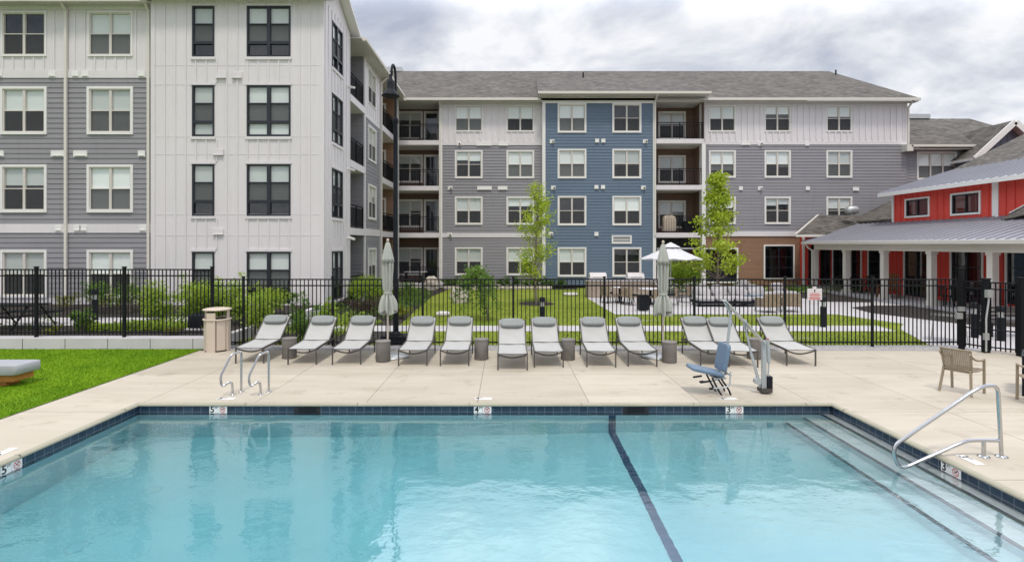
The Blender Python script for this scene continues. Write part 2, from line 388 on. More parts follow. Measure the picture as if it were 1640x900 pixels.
def metal_roof():
    m, t, b = newmat('metal_roof'); v = tcoord(t)
    t.links.new(cmix(t, noise(t, v, .6, 4), (.31, .315, .36), (.40, .405, .45)), b.inputs['Base Color'])
    b.inputs['Roughness'].default_value = .38; b.inputs['Metallic'].default_value = .35; return m
M['metal_roof'] = metal_roof()

def schlick(t, f0, boost=1.0, normal=None):
    g = t.nodes.new('ShaderNodeNewGeometry'); d = t.nodes.new('ShaderNodeVectorMath'); d.operation = 'DOT_PRODUCT'
    t.links.new(g.outputs['Incoming'], d.inputs[0]); t.links.new(normal if normal is not None else g.outputs['Normal'], d.inputs[1])
    def mt(op, a, b=None):
        m = t.nodes.new('ShaderNodeMath'); m.operation = op
        for i, q in enumerate((a, b)):
            if q is None: continue
            if isinstance(q, (int, float)): m.inputs[i].default_value = q
            else: t.links.new(q, m.inputs[i])
        return m.outputs[0]
    f = mt('ADD', f0 * boost, mt('MULTIPLY', (1 - f0) * boost, mt('POWER', mt('SUBTRACT', 1.0, mt('ABSOLUTE', d.outputs['Value'])), 5.0)))
    return mt('MINIMUM', f, .95)
def glass_mat(name, tint, ior=1.52, boost=1.0, rough=.01):
    m = bpy.data.materials.new(name); m.use_nodes = True; t = m.node_tree; t.nodes.remove(t.nodes['Principled BSDF'])
    tr = t.nodes.new('ShaderNodeBsdfTransparent'); tr.inputs[0].default_value = (*tint, 1)
    gl = t.nodes.new('ShaderNodeBsdfGlossy'); gl.inputs['Roughness'].default_value = rough; gl.inputs[0].default_value = (.95, .97, 1, 1)
    mu = schlick(t, ((ior - 1) / (ior + 1)) ** 2, boost)
    n = t.nodes.new('ShaderNodeBump'); n.inputs['Strength'].default_value = .05; n.inputs['Distance'].default_value = .02
    t.links.new(noise(t, tcoord(t), 1.3, 2), n.inputs['Height']); t.links.new(n.outputs[0], gl.inputs['Normal'])
    x = t.nodes.new('ShaderNodeMixShader'); t.links.new(mu, x.inputs[0]); t.links.new(tr.outputs[0], x.inputs[1]); t.links.new(gl.outputs[0], x.inputs[2])
    t.links.new(x.outputs[0], t.nodes['Material Output'].inputs[0]); return m
M['glass'] = glass_mat('glass', (.965, .995, .985), 1.52, 1.9)
M['glass_dark'] = glass_mat('glass_dark', (.42, .47, .52), 1.52, 2.0)
def screen_mat():
    m = bpy.data.materials.new('insect_screen'); m.use_nodes = True; t = m.node_tree; t.nodes.remove(t.nodes['Principled BSDF'])
    tr = t.nodes.new('ShaderNodeBsdfTransparent'); d = t.nodes.new('ShaderNodeBsdfDiffuse'); d.inputs[0].default_value = (.085, .087, .093, 1)
    x = t.nodes.new('ShaderNodeMixShader'); x.inputs[0].default_value = .62; t.links.new(tr.outputs[0], x.inputs[1]); t.links.new(d.outputs[0], x.inputs[2])
    t.links.new(x.outputs[0], t.nodes['Material Output'].inputs[0]); return m
M['screen'] = screen_mat()
def water_mat():
    m, t, b = newmat('pool_water'); t.nodes.remove(b)
    g = t.nodes.new('ShaderNodeBsdfGlass'); g.inputs['IOR'].default_value = 1.36; g.inputs['Roughness'].default_value = 0.0
    v = tcoord(t, (1, 1.25, 1))
    h = t.nodes.new('ShaderNodeMath'); h.operation = 'ADD'
    a1 = noise(t, v, 1.1, 2, .5); a2 = noise(t, v, 5.5, 3, .55)
    s2 = t.nodes.new('ShaderNodeMath'); s2.operation = 'MULTIPLY'; s2.inputs[1].default_value = .22; t.links.new(a2, s2.inputs[0])
    s3 = t.nodes.new('ShaderNodeMath'); s3.operation = 'MULTIPLY_ADD'; s3.inputs[1].default_value = .055; t.links.new(noise(t, v, 17, 2, .5), s3.inputs[0]); t.links.new(s2.outputs[0], s3.inputs[2])
    t.links.new(a1, h.inputs[0]); t.links.new(s3.outputs[0], h.inputs[1])
    n = t.nodes.new('ShaderNodeBump'); n.inputs['Strength'].default_value = 1.0; n.inputs['Distance'].default_value = .010
    t.links.new(h.outputs[0], n.inputs['Height']); t.links.new(n.outputs[0], g.inputs['Normal'])
    va = t.nodes.new('ShaderNodeVolumeAbsorption'); va.inputs['Color'].default_value = (.0, .862, .968, 1); va.inputs['Density'].default_value = .36
    gl = t.nodes.new('ShaderNodeBsdfGlossy'); gl.inputs['Roughness'].default_value = 0.0; t.links.new(n.outputs[0], gl.inputs['Normal'])
    mx = t.nodes.new('ShaderNodeMixShader'); t.links.new(schlick(t, .022, 1.25, n.outputs[0]), mx.inputs[0]); t.links.new(g.outputs[0], mx.inputs[1]); t.links.new(gl.outputs[0], mx.inputs[2])
    o = t.nodes['Material Output']; t.links.new(mx.outputs[0], o.inputs['Surface']); t.links.new(va.outputs[0], o.inputs['Volume']); return m
M['water'] = water_mat()

# ------------------------------------------------------------------ ground, deck, pool
PX0, PX1, PY0, PY1 = -6.5, 5.77, 2.2, 9.5      # inside of the pool
WZ = -0.17
def struct(o): o['kind'] = 'structure'; return o
def ring(mb, ox0, ox1, oy0, oy1, ix0, ix1, iy0, iy1, z):
    mb.quad((ox0, oy0, z), (ox1, oy0, z), (ox1, iy0, z), (ox0, iy0, z)); mb.quad((ox0, iy1, z), (ox1, iy1, z), (ox1, oy1, z), (ox0, oy1, z))
    mb.quad((ox0, iy0, z), (ix0, iy0, z), (ix0, iy1, z), (ox0, iy1, z)); mb.quad((ix1, iy0, z), (ox1, iy0, z), (ox1, iy1, z), (ix1, iy1, z))
CW = .045
b = MB(); ring(b, -2500, 2500, -2500, 2500, PX0 - .2, PX1 + .2, PY0 - .2, PY1 + .2, -.05); struct(b.build('ground', M['soil']))
b = MB(); ring(b, -8.1, 22, -6, 14.22, PX0 - CW, PX1 + CW, PY0 - CW, PY1 + CW, 0); struct(b.build('pool_deck', M['deck']))
b = MB(); b.poly([(-8.1, 14.2, -.02), (19, 14.2, -.02), (26, 36, -.02), (-8.1, 36, -.02)]); struct(b.build('lawn', M['lawn']))
b = MB(); b.poly([(-34, -6, -.015), (-8.1, -6, -.015), (-8.1, 14.55, -.015), (-34, 14.55, -.015)]); struct(b.build('turf', M['turf']))
b = MB(); b.box(-8.13, -8.1, -6, 14.5, -.04, .004); struct(b.build('turf_edging', M['soil']))
b = MB(); b.poly([(-6.9, 17.45, -.008), (12.7, 17.45, -.008), (12.9, 18.66, -.008), (-6.7, 18.66, -.008)]); struct(b.build('path', M['path']))
plaza = [G(940, 477), G(985, 503), G(1340, 503), G(1447, 518), G(1441, 526), G(1487, 551), (12.1, 14.2, 0), (20, 14.2, 0), (21.2, 20, 0), (21.2, 33.2, 0), G(1262, 462), G(1050, 460), G(950, 463)]
b = MB(); b.poly([(p[0], p[1], -.012) for p in plaza]); struct(b.build('patio', M['path']))
bed = [(-7.95, 14.95), G(590, 552)[:2], G(614, 540)[:2], G(640, 520)[:2], G(668, 494)[:2], G(692, 474)[:2], G(724, 461)[:2], (-3.2, 35.3), (-7.1, 35.3), (-7.1, 21)]
b = MB(); b.poly([(p[0], p[1], -.014) for p in bed]); struct(b.build('mulch_bed', M['mulch']))
b = MB(); b.poly([(-4.4, 33.8, -.0135), (4.6, 33.8, -.0135), (4.6, 35.4, -.0135), (-4.4, 35.4, -.0135)]); struct(b.build('foundation_bed', M['mulch']))
b = MB(); b.poly([(p[0], p[1], -.006) for p in (G(1281, 468), G(1310, 466), G(1395, 476), G(1395, 484), G(1327, 483), G(1284, 477))]); struct(b.build('mulch_wedge', M['mulch']))
b = MB(); b.poly([(p[0], p[1], -.006) for p in (G(1362, 492), G(1395, 489), G(1460, 489), G(1545, 503), G(1640, 512), G(1640, 524), G(1545, 519), G(1470, 510), G(1395, 501))]); struct(b.build('mulch_island', M['mulch']))
b = MB(); b.poly([(p[0], p[1], -.004) for p in (G(1240, 457), G(1325, 459), G(1335, 465), G(1268, 467))]); struct(b.build('lawn_patch', M['lawn']))
b = MB(); b.poly([(-7.9, 14.22, .002), (12.2, 14.22, .002), (12.2, 14.98, .002), (-7.9, 14.98, .002)]); struct(b.build('gravel_strip', M['gravel']))
# raised planting ground at the left
b = MB(); b.add([(-34, 14.9, .24), (-8.05, 14.9, .24), (-7.55, 18, .33), (-7.13, 21.2, .46), (-7.13, 21.6, .46), (-34, 21.6, .46), (-34, 18, .33)], [(0, 1, 2, 6), (6, 2, 3, 4, 5)]); struct(b.build('raised_ground', M['mulch']))
b = MB(); b.add([(-34, 16.6, .305), (-11.5, 16.6, .305), (-9.6, 17.3, .325), (-9.6, 18.3, .355), (-12, 18.1, .35), (-34, 18.1, .35)], [(0, 1, 2, 3, 4, 5)]); struct(b.build('side_path', M['path']))
# pebbles and blades (nobody could count them)
def scatter_mesh(name, m, verts, faces):
    me = bpy.data.meshes.new(name); me.from_pydata(verts, [], faces); me.materials.append(m); me.update()
    o = bpy.data.objects.new(name, me); col.objects.link(o); o['kind'] = 'stuff'; return o
n = 5200
px = rng.uniform(-7.8, 12.1, n); py = 14.25 + rng.random(n) * .62; sz = rng.uniform(.012, .03, n)
oct_ = np.array([(1, 0, 0), (-1, 0, 0), (0, 1, 0), (0, -1, 0), (0, 0, .7), (0, 0, -.3)])
v = (oct_[None] * sz[:, None, None] * rng.uniform(.6, 1.3, (n, 1, 3)) + np.stack([px, py, np.full(n, .006)], 1)[:, None]).reshape(-1, 3)
of = [(0, 2, 4), (2, 1, 4), (1, 3, 4), (3, 0, 4)]
scatter_mesh('gravel', mat('pebbles', (.40, .39, .39), .9, .6, 25, 60), v.tolist(), [tuple(i + 6 * k for i in f) for k in range(n) for f in of])
def blades(name, m, pts, h, w):
    n = len(pts); a = rng.uniform(0, 2 * np.pi, n); hh = h * rng.uniform(.5, 1.2, n); lean = rng.uniform(-.6, .6, (n, 2)) * hh[:, None]
    dx = np.cos(a) * w; dy = np.sin(a) * w
    v = np.empty((n, 3, 3)); v[:, 0] = pts + np.stack([dx, dy, 0 * dx], 1); v[:, 1] = pts - np.stack([dx, dy, 0 * dx], 1); v[:, 2] = pts + np.stack([lean[:, 0], lean[:, 1], hh], 1)
    return scatter_mesh(name, m, v.reshape(-1, 3).tolist(), np.arange(3 * n).reshape(n, 3).tolist())
n = 60000
blades('turf_grass', M['turf'], np.stack([-8.13 - rng.random(n) ** 1.2 * 7, rng.uniform(7.5, 14.5, n), np.full(n, -.015)], 1), .032, .006)
n = 45000
pts = np.stack([rng.uniform(-5, 13.5, n), 14.9 + rng.random(n) ** 1.2 * 11, np.full(n, -.02)], 1)
def inpoly(p, poly):
    c = np.zeros(len(p), bool); k = len(poly)
    for i in range(k):
        x0, y0 = poly[i][:2]; x1, y1 = poly[(i + 1) % k][:2]
        t = ((y0 > p[:, 1]) != (y1 > p[:, 1])) & (p[:, 0] < (x1 - x0) * (p[:, 1] - y0) / ((y1 - y0) or 1e-9) + x0); c ^= t
    return c
ok = ~inpoly(pts, plaza) & ~inpoly(pts, bed) & ~((pts[:, 1] > 17.4) & (pts[:, 1] < 18.7))
blades('lawn_grass', M['lawn'], pts[ok], .05, .009)

pool = thing('swimming_pool', 'x', 'pool'); del pool['label']; del pool['category']; pool['kind'] = 'structure'
def fz(x): return -1.08 + (x - 5.0) / 11.5 * .55          # floor falls toward the deep left end
b = MB()
for (xa, ya, xb, yb) in ((PX0, PY0, PX1, PY0), (PX1, PY0, PX1, PY1), (PX1, PY1, PX0, PY1), (PX0, PY1, PX0, PY0)):
    b.quad((xa, ya, -.03), (xb, yb, -.03), (xb, yb, -2.2), (xa, ya, -2.2))
b.quad((PX0, PY0, fz(PX0)), (PX1, PY0, fz(PX1)), (PX1, PY1, fz(PX1)), (PX0, PY1, fz(PX0)))
b.build('basin', M['plaster'], pool)
b = MB(); t_ = .004; z0, z1 = -.30, -.055
b.quad((PX0, PY1 - t_, z0), (PX1, PY1 - t_, z0), (PX1, PY1 - t_, z1), (PX0, PY1 - t_, z1)); b.quad((PX0 + t_, PY0, z0), (PX0 + t_, PY1, z0), (PX0 + t_, PY1, z1), (PX0 + t_, PY0, z1))
b.quad((PX1 - t_, PY0, z0), (PX1 - t_, PY1, z0), (PX1 - t_, PY1, z1), (PX1 - t_, PY0, z1)); b.quad((PX0, PY0 + t_, z0), (PX1, PY0 + t_, z0), (PX1, PY0 + t_, z1), (PX0, PY0 + t_, z1))
b.build('tile_band', M['pool_tile'], pool)
# coping with a rounded nose
prof = [(CW, -.001), (.02, .003), (.0, .001), (-.018, -.008), (-.03, -.022), (-.032, -.036), (-.024, -.05), (-.008, -.055), (.02, -.056)]
b = MB(); rings = []
for d, z in prof: rings.append([(PX0 - d, PY0 - d, z), (PX1 + d, PY0 - d, z), (PX1 + d, PY1 + d, z), (PX0 - d, PY1 + d, z)])
for r0, r1 in zip(rings, rings[1:]):
    for i in range(4): b.quad(r0[i], r0[(i + 1) % 4], r1[(i + 1) % 4], r1[i])
b.build('coping', M['coping'], pool)
b = MB()                                  # joints between coping stones: thin dark grooves of mortar standing flush
for x in np.arange(-4.6, 5.7, 1.98): b.box(x - .004, x + .004, PY1 - .034, PY1 + CW, -.05, .0052)
for y in np.arange(3.2, 9.3, 1.98):
    b.box(PX0 - CW, PX0 + .034, y - .004, y + .004, -.05, .0052); b.box(PX1 - .034, PX1 + CW, y - .004, y + .004, -.05, .0052)
b.build('coping_joint', mat('joint', (.26, .24, .20), .9, .2), pool)
b = MB(); lx = 1.88
b.box(lx - .062, lx + .062, PY1 - .012, PY1 + .01, -2.0, -.31); b.quad((lx - .062, PY0, fz(lx) + .004), (lx + .062, PY0, fz(lx) + .004), (lx + .062, PY1, fz(lx) + .004), (lx - .062, PY1, fz(lx) + .004))
b.build('lane_line', brick_mat('lane_tile', (.02, .04, .10), (.03, .055, .13), (.10, .14, .2), .05, .05, .004, 'XY', .2, 1, 0.0), pool)
b = MB(); nb = MB()
for k, (xn, z) in enumerate(((5.56, -.25), (5.26, -.50), (4.94, -.76))):
    b.box(xn, PX1 + .05, PY0 - .02, PY1 + .02, -2.1, z - .0005 * k)
    nb.box(xn - .004, xn + .05, PY0, PY1, z - .03, z + .004)
b.build('stair', M['plaster'], pool); nb.build('stair_nosing', M['nosing'], pool)
for x in (XW(492, PY1), XW(1018, PY1)):
    b = MB(); b.box(x - .23, x + .23, PY1 - .008, PY1 + .02, -.30, -.052); b.box(x - .15, x + .16, PY1 - .010, PY1 - .007, -.16, -.062, 1)
    b.build('skimmer', [M['ink'], M['charcoal_metal']], pool)
for x, z in ((XW(455, PY1) - .2, -.42), (-1.9, -.42), (XW(1020, PY1), -.42)):
    b = MB(); b.tube([(x, PY1 - .03, z), (x, PY1 + .01, z)], .05, 16); b.build('return_inlet', M['tile_white'], pool)
b = MB()
for z in (-.42, -.62, -.82): b.box(-4.85, -4.45, PY1 - .02, PY1 + .02, z - .03, z + .03)
b.build('recessed_step', M['tile_white'], pool)
for x, y in ((-5.0, 6.26), (-5.0, 7.6)):
    b = MB(); b.lathe((x, y, fz(x)), [(.12, 0), (.12, .012), (.09, .018), (.02, .018)], 24); b.build('floor_drain', M['plaster'], pool)
b = MB(); b.box(PX0 - .012, PX1 + .012, PY0 - .012, PY1 + .012, -2.05, WZ); struct(b.build('pool_water', M['water']))

def text_mesh(s, size, name='numeral'):
    c = bpy.data.curves.new(name, 'FONT'); c.body = s; c.size = size; c.align_x = 'CENTER'; c.align_y = 'CENTER'; c.extrude = .0008; c.offset = size * .022
    o = bpy.data.objects.new(name, c); col.objects.link(o)
    dg = bpy.context.evaluated_depsgraph_get(); me = bpy.data.meshes.new_from_object(o.evaluated_get(dg)); bpy.data.objects.remove(o)
    me.materials.clear(); me.materials.append(M['ink']); return me
def depth_marker(num, loc, rot, sign=True):             # white tile pair: number and no-diving sign; local x right, y up, z out
    b = MB(); b.box(-.155, -.002, -.062, .062, 0, .006); b.box(.002, .155, -.062, .062, 0, .006)
    o = b.build('depth_marker', M['tile_white']); o.parent = pool; o.location = loc; o.rotation_euler = rot
    for s, size, x, y in ((num, .155, -.105, 0), ('FT', .05, -.035, .03)):
        t = bpy.data.objects.new('numeral', text_mesh(s, size)); col.objects.link(t); t.parent = o; t.location = (x, y, .007)
    if not sign: return o
    c = MB()
    for i in range(24):
        a = 2 * math.pi * i / 24; a2 = 2 * math.pi * (i + 1) / 24; P = lambda r, q: (.078 + r * math.cos(q), r * math.sin(q), .0085)
        c.quad(P(.050, a), P(.050, a2), P(.040, a2), P(.040, a))
    c.beam((.078 - .03, .03, .008), (.078 + .03, -.03, .008), .009, .001); c.build('prohibition_ring', M['sign_red']).parent = o
    d = MB(); d.beam((.055, -.012, .0075), (.095, .012, .0075), .012, .001); d.beam((.09, .018, .0072), (.106, .024, .0072), .015, .001); d.beam((.06, .02, .0072), (.085, .0, .0072), .008, .001); d.build('diver_figure', M['ink']).parent = o
    return o
mz = -.112
for nmb, pxx in (('5', 350), ('4', 773), ('3', 1176)):
    depth_marker(nmb, (XW(pxx, PY1), PY1 - .006, mz), (R(90), 0, 0))
    depth_marker(nmb, (XW(pxx, PY1) - .0, PY1 + .27, .0015), (0, 0, 0), False)
depth_marker('3', (PX1 - .006, 6.95, mz), (R(90), 0, R(-90))); depth_marker('3', (PX1 + .27, 6.98, .0015), (0, 0, R(-90)), False)
depth_marker('5', (PX0 + .006, 7.05, mz), (R(90), 0, R(90))); depth_marker('5', (PX0 - .27, 7.25, .0015), (0, 0, R(90)), False)
# ------------------------------------------------------------------ windows, balconies
_wc = {}
def win_meshes(w, h, style, blind, seed):
    key = (round(w, 2), round(h, 2), style, tuple(blind))
    if key in _wc: return _wc[key]
    f0 = Fr((0, 0, 0), (1, 0, 0), (0, -1, 0), 0); fm = MB(); pane = MB(); bl = MB(); scr = MB()
    if style in ('trim', 'flush', 'triple'):
        t = .095 if style != 'flush' else .06; pr = .05 if style != 'flush' else .035
        fm.fbox(f0, 0, t, 0, h, -.02, pr); fm.fbox(f0, w - t, w, 0, h, -.02, pr); fm.fbox(f0, t, w - t, h - t, h, -.02, pr); fm.fbox(f0, t, w - t, 0, t, -.02, pr + .02)
        a, c, d, e_ = t, w - t, t, h - t; s = .045
        fm.fbox(f0, a, a + s, d, e_, -.07, .012, 1); fm.fbox(f0, c - s, c, d, e_, -.07, .012, 1); fm.fbox(f0, a + s, c - s, e_ - s, e_, -.07, .012, 1); fm.fbox(f0, a + s, c - s, d, d + s, -.07, .012, 1)
        k = 3 if style == 'triple' else 2; st = []
        for i in range(1, k):
            m = a + (c - a) * i / k; fm.fbox(f0, m - .05, m + .05, d + s, e_ - s, -.07, .012, 1)
        xs = [a + s] + [q for i in range(1, k) for q in (a + (c - a) * i / k - .05, a + (c - a) * i / k + .05)] + [c - s]
        zm = d + (e_ - d) * .5
        for i in range(k):
            x0, x1 = xs[2 * i], xs[2 * i + 1]
            fm.fbox(f0, x0, x1, zm - .02, zm + .02, -.07, .004, 1)
            scr.quad((x0, .008, d + s), (x1, .008, d + s), (x1, .008, zm - .02), (x0, .008, zm - .02))
            b_ = blind[i % len(blind)]
            zb = e_ - (e_ - d) * b_
            if b_ > 0: bl.fbox(f0, x0 + .004, x1 - .004, zb, e_ - .01, -.075, -.07)
        pane.quad((a + s, .05, d + s), (c - s, .05, d + s), (c - s, .05, e_ - s), (a + s, .05, e_ - s))
    else:                                # tall black windows: 'tall1' one light wide, 'tall2' two, with fixed bottom lights
        k = 2 if style == 'tall2' else 1; s = .065; pr = .03
        fm.fbox(f0, 0, s, 0, h, -.06, pr); fm.fbox(f0, w - s, w, 0, h, -.06, pr); fm.fbox(f0, s, w - s, h - s, h, -.06, pr); fm.fbox(f0, s, w - s, 0, s, -.06, pr)
        if k == 2: fm.fbox(f0, w / 2 - .065, w / 2 + .065, s, h - s, -.06, pr)
        xs = [s, w / 2 - .065, w / 2 + .065, w - s] if k == 2 else [s, w - s]
        z1, z2 = h * .645, h * .28
        for i in range(k):
            x0, x1 = xs[2 * i], xs[2 * i + 1]
            fm.fbox(f0, x0, x1, z1 - .02, z1 + .02, -.06, .015); fm.fbox(f0, x0, x1, z2 - .055, z2 + .055, -.06, pr - .004)
            scr.quad((x0, .012, z2 + .055), (x1, .012, z2 + .055), (x1, .012, z1 - .02), (x0, .012, z1 - .02))
            b_ = blind[i % len(blind)]
            if b_ > 0: bl.fbox(f0, x0 + .004, x1 - .004, h - s - (h - 2 * s) * b_, h - s - .01, -.075, -.07)
        pane.quad((s, .045, s), (w - s, .045, s), (w - s, .045, h - s), (s, .045, h - s))
        fm.fbox(f0, -.05, w + .05, -.11, -.002, -.02, .055, 2); fm.fbox(f0, -.05, w + .05, h + .002, h + .10, -.02, .035, 2)
    r = (fm, pane, bl, scr); 
    mats = [M['white_trim'], M['beige_vinyl']] if style in ('trim', 'flush', 'triple') else [M['black_frame'], M['black_frame'], M['white_siding']]
    res = (fm.mesh('window', mats), pane.mesh('pane', M['glass']), bl.mesh('blind', M['blind']) if bl.v else None, scr.mesh('insect_screen', M['screen']) if scr.v else None)
    _wc[key] = res; return res
def window(parent, fr, r, style='trim', blind=(.5,)):
    u0, u1, z0, z1 = r; ms = win_meshes(u1 - u0, z1 - z0, style, blind, 0)
    o = bpy.data.objects.new('window', ms[0]); col.objects.link(o); o.parent = parent
    o.location = fr.pt(u0, z0, 0) - parent.location; o.rotation_euler = (0, 0, fr.rz)
    for n_, me in zip(('pane', 'blind', 'insect_screen'), ms[1:]):
        if me is None: continue
        c = bpy.data.objects.new(n_, me); col.objects.link(c); c.parent = o
    return o
def hole(r, style='trim'):
    i = .05 if style in ('trim', 'triple') else (.035 if style == 'flush' else .01)
    return (r[0] + i, r[1] - i, r[2] + i, r[3] - i)
rb = random.Random(3)
def rnd_blind():
    q = rb.random()
    a = .48 if q < .4 else rb.choice([.36, .5, .62, .97, .85, .25])
    return (a,) if rb.random() < .6 else (a, rb.choice([.3, .5, .95, .62]))
def dark_window(parent, fr, r, nx, nz, frame='black_frame', trim=None, name='window', zs=None):
    u0, u1, z0, z1 = r; f0 = Fr((0, 0, 0), (1, 0, 0), (0, -1, 0), 0); w, h = u1 - u0, z1 - z0; fm = MB(); s = .06
    t = .09 if trim else 0
    if trim:
        fm.fbox(f0, 0, t, 0, h, -.02, .05, 1); fm.fbox(f0, w - t, w, 0, h, -.02, .05, 1); fm.fbox(f0, t, w - t, h - t, h, -.02, .05, 1); fm.fbox(f0, t, w - t, 0, t, -.02, .06, 1)
    a, c, d, e_ = t, w - t, t, h - t
    fm.fbox(f0, a, a + s, d, e_, -.07, .02); fm.fbox(f0, c - s, c, d, e_, -.07, .02); fm.fbox(f0, a + s, c - s, e_ - s, e_, -.07, .02); fm.fbox(f0, a + s, c - s, d, d + s, -.07, .02)
    for i in range(1, nx):
        x = a + (c - a) * i / nx; fm.fbox(f0, x - s / 2, x + s / 2, d + s, e_ - s, -.06, .015)
    for q in (zs or [i / nz for i in range(1, nz)]):
        z = d + (e_ - d) * q; fm.fbox(f0, a + s, c - s, z - .02, z + .02, -.055, .01)
    o = bpy.data.objects.new(name, fm.mesh(name, [M[frame], M['white_trim']])); col.objects.link(o); o.parent = parent
    o.location = fr.pt(u0, z0, 0) - parent.location; o.rotation_euler = (0, 0, fr.rz)
    p = MB(); p.quad((a + s, .04, d + s), (c - s, .04, d + s), (c - s, .04, e_ - s), (a + s, .04, e_ - s))
    p = bpy.data.objects.new('pane', p.mesh('pane', M['glass_dark'])); col.objects.link(p); p.parent = o
    return o
def railing(mb, p, q, z, h=1.07, step=.105):
    p = Vector((p[0], p[1], z)); q = Vector((q[0], q[1], z)); Z = Vector((0, 0, 1)); L_ = (q - p).length; n = max(2, int(L_ / step))
    mb.beam(p + Z * h, q + Z * h, .055, .045); mb.beam(p + Z * .10, q + Z * .10, .035, .035); mb.beam(p + Z * (h - .12), q + Z * (h - .12), .03, .03)
    for i in range(1, n): c = p.lerp(q, i / n); mb.beam(c + Z * .10, c + Z * (h - .12), .018, .018)
    for i in range(0, 3 if L_ > 2 else 2): c = p.lerp(q, i / (2 if L_ > 2 else 1)); mb.beam(c, c + Z * h, .055, .055)
def downspout(parent, fr, u, z0, z1, d=.09, m='cream_trim', kick=.0):
    b = MB(); b.fbox(fr, u - .05, u + .05, z0, z1 - .35, d - .08, d)
    if kick: b.beam(fr.pt(u, z1 - .36, d - .04), fr.pt(u + .02, z1, d + kick), .09, .08)
    b.build('downspout', M[m], parent)
ZT = [2.63, 5.97, 9.03, 12.0]; FL = [.25, 3.58, 6.68, 9.69]

# ------------------------------------------------------------------ near left apartment building with its long side wing
A = thing('apartment_building', 'white and grey apartment building nearest on the left, with black framed windows and side balconies', 'building', (-14, 21, 0))
FW, FG, SW = front(21.0), front(21.3), right_face(-7.13)
ZB = .44
wins = []; u_ = lambda px, Y: XW(px, Y)
def wrow(Y, xs, zt, hgt): return [(u_(a, Y), u_(c, Y), z - hgt, z) for z in zt for a, c in xs]
hl = []
black = [((u_(308, 21), u_(343.5, 21), z0, z1), 'tall1') for z0, z1 in ((10.13, 12.12), (7.02, 9.03), (3.92, 5.95), (.50, 2.53))] + [((u_(395.5, 21), u_(465.5, 21), z0, z1), 'tall2') for z0, z1 in ((10.13, 12.12), (7.02, 9.03), (3.92, 5.95), (.50, 2.53))]
bb = {0: (.74,), 1: (.98,), 2: (.70,), 3: (.6,), 4: (.72,), 5: (.98,), 6: (.71,), 7: (.7,)}
wl = MB(); hs = [hole(r, s) for r, s in black]
x0w, x1w = u_(243, 21), -7.13
wl.wall(FW, x0w, x1w, ZB, 12.5, hs); wl.battens(FW, x0w + .1, x1w - .1, ZB, 12.35, [r for r, s in black], .405, .05, .034, pad=.10)
for z in (3.17, 3.98, 6.33, 7.02, 9.03 + .02, 9.80): wl.fbox(FW, x0w, x1w, z - .012, z + .012, 0, .008)
wl.fbox(FW, x0w, x1w + .02, 12.3, 12.48, 0, .04)
wl.fbox(FW, x1w - .10, x1w + .03, ZB, 12.3, -.03, .03); wl.fbox(FW, x0w - .02, x0w + .1, ZB, 12.3, -.28, .03)
for h in hs: wl.room(FW, h)
# side of the white block
sides = [((22.02, 23.42, z0, z1), 'tall2') for z0, z1 in ((10.10, 12.0), (7.02, 9.03), (3.92, 5.95), (.50, 2.53))]
hs2 = [hole(r, s) for r, s in sides]; RPK = (22.8, 13.35)
wl.wall(SW, 21, 24.5, ZB, 12.4, hs2); wl.poly([SW.pt(21, 12.4), SW.pt(24.7, 12.4), SW.pt(RPK[0], RPK[1])])
wl.battens(SW, 21.15, 24.45, ZB, 12.4, [r for r, s in sides], .405, .05, .034, pad=.1)
for h in hs2: wl.room(SW, h)
wl.fbox(SW, 24.4, 24.52, ZB, 12.3, -.04, .03)
wl.build('wall', [M['white_siding'], M['interior']], A)
for i, (r, s) in enumerate(black): window(A, FW, r, s, bb[i])
for i, (r, s) in enumerate(sides): window(A, SW, r, s, ((.68,), (.98,), (.5,), (.7,))[i])
# grey section
gx0, gx1 = -26, x0w
grey = []
for px0, px1 in ((-139, -63), (1.5, 76), (140, 214)):
    for k, zt in enumerate((2.60, 5.97, 9.06)): grey.append(((u_(px0, 21.3), u_(px1, 21.3), zt - 1.9, zt), 'trim', k))
    grey.append(((u_(px0 + 1, 21.3), u_(px1 - 1, 21.3), 10.25, 12.05), 'flush', 3))
gs = MB(); hs = [hole(r, s) for r, s, k in grey]
gs.wall(FG, gx0, gx1, ZB + .25, 3.27, hs, .2, .022); gs.wall(FG, gx0, gx1, 3.62, 9.40, hs, .2, .022)
for h in hs: gs.room(FG, h)
gs.build('wall', [M['grey_siding'], M['interior']], A, label='grey lap siding wall')
b = MB(); b.wall(FG, gx0, gx1, 9.70, 12.4, hs); b.battens(FG, gx0, gx1, 9.70, 12.2, [r for r, s, k in grey if k == 3], .405, .05, .034)
b.fbox(FG, gx0, gx1, 9.40, 9.70, -.02, .035); b.fbox(FG, gx0, gx1, 3.27, 3.62, -.02, .04); b.fbox(FG, gx0, gx1, ZB - .3, ZB + .25, -.05, .03, 1); b.fbox(FG, gx0, gx1, 12.1, 12.3, 0, .04)
b.build('trim_band', [M['white_siding'], M['low_wall']], A)
gb = {(0, 1): (.46,), (2, 1): (.45,), (1, 0): (.44,)}
for i, (r, s, k) in enumerate(grey):
    bl = {0: (.5,), 1: (.42,) if i < 8 else (.97,), 2: (.97,) if i > 7 else (.5,), 3: (0,) if i < 8 else (.97,)}[k]
    window(A, FG, r, s, bl)
for px_ in (108, 240): downspout(A, FG, u_(px_, 21.3), ZB, 12.4, .12, kick=.35)
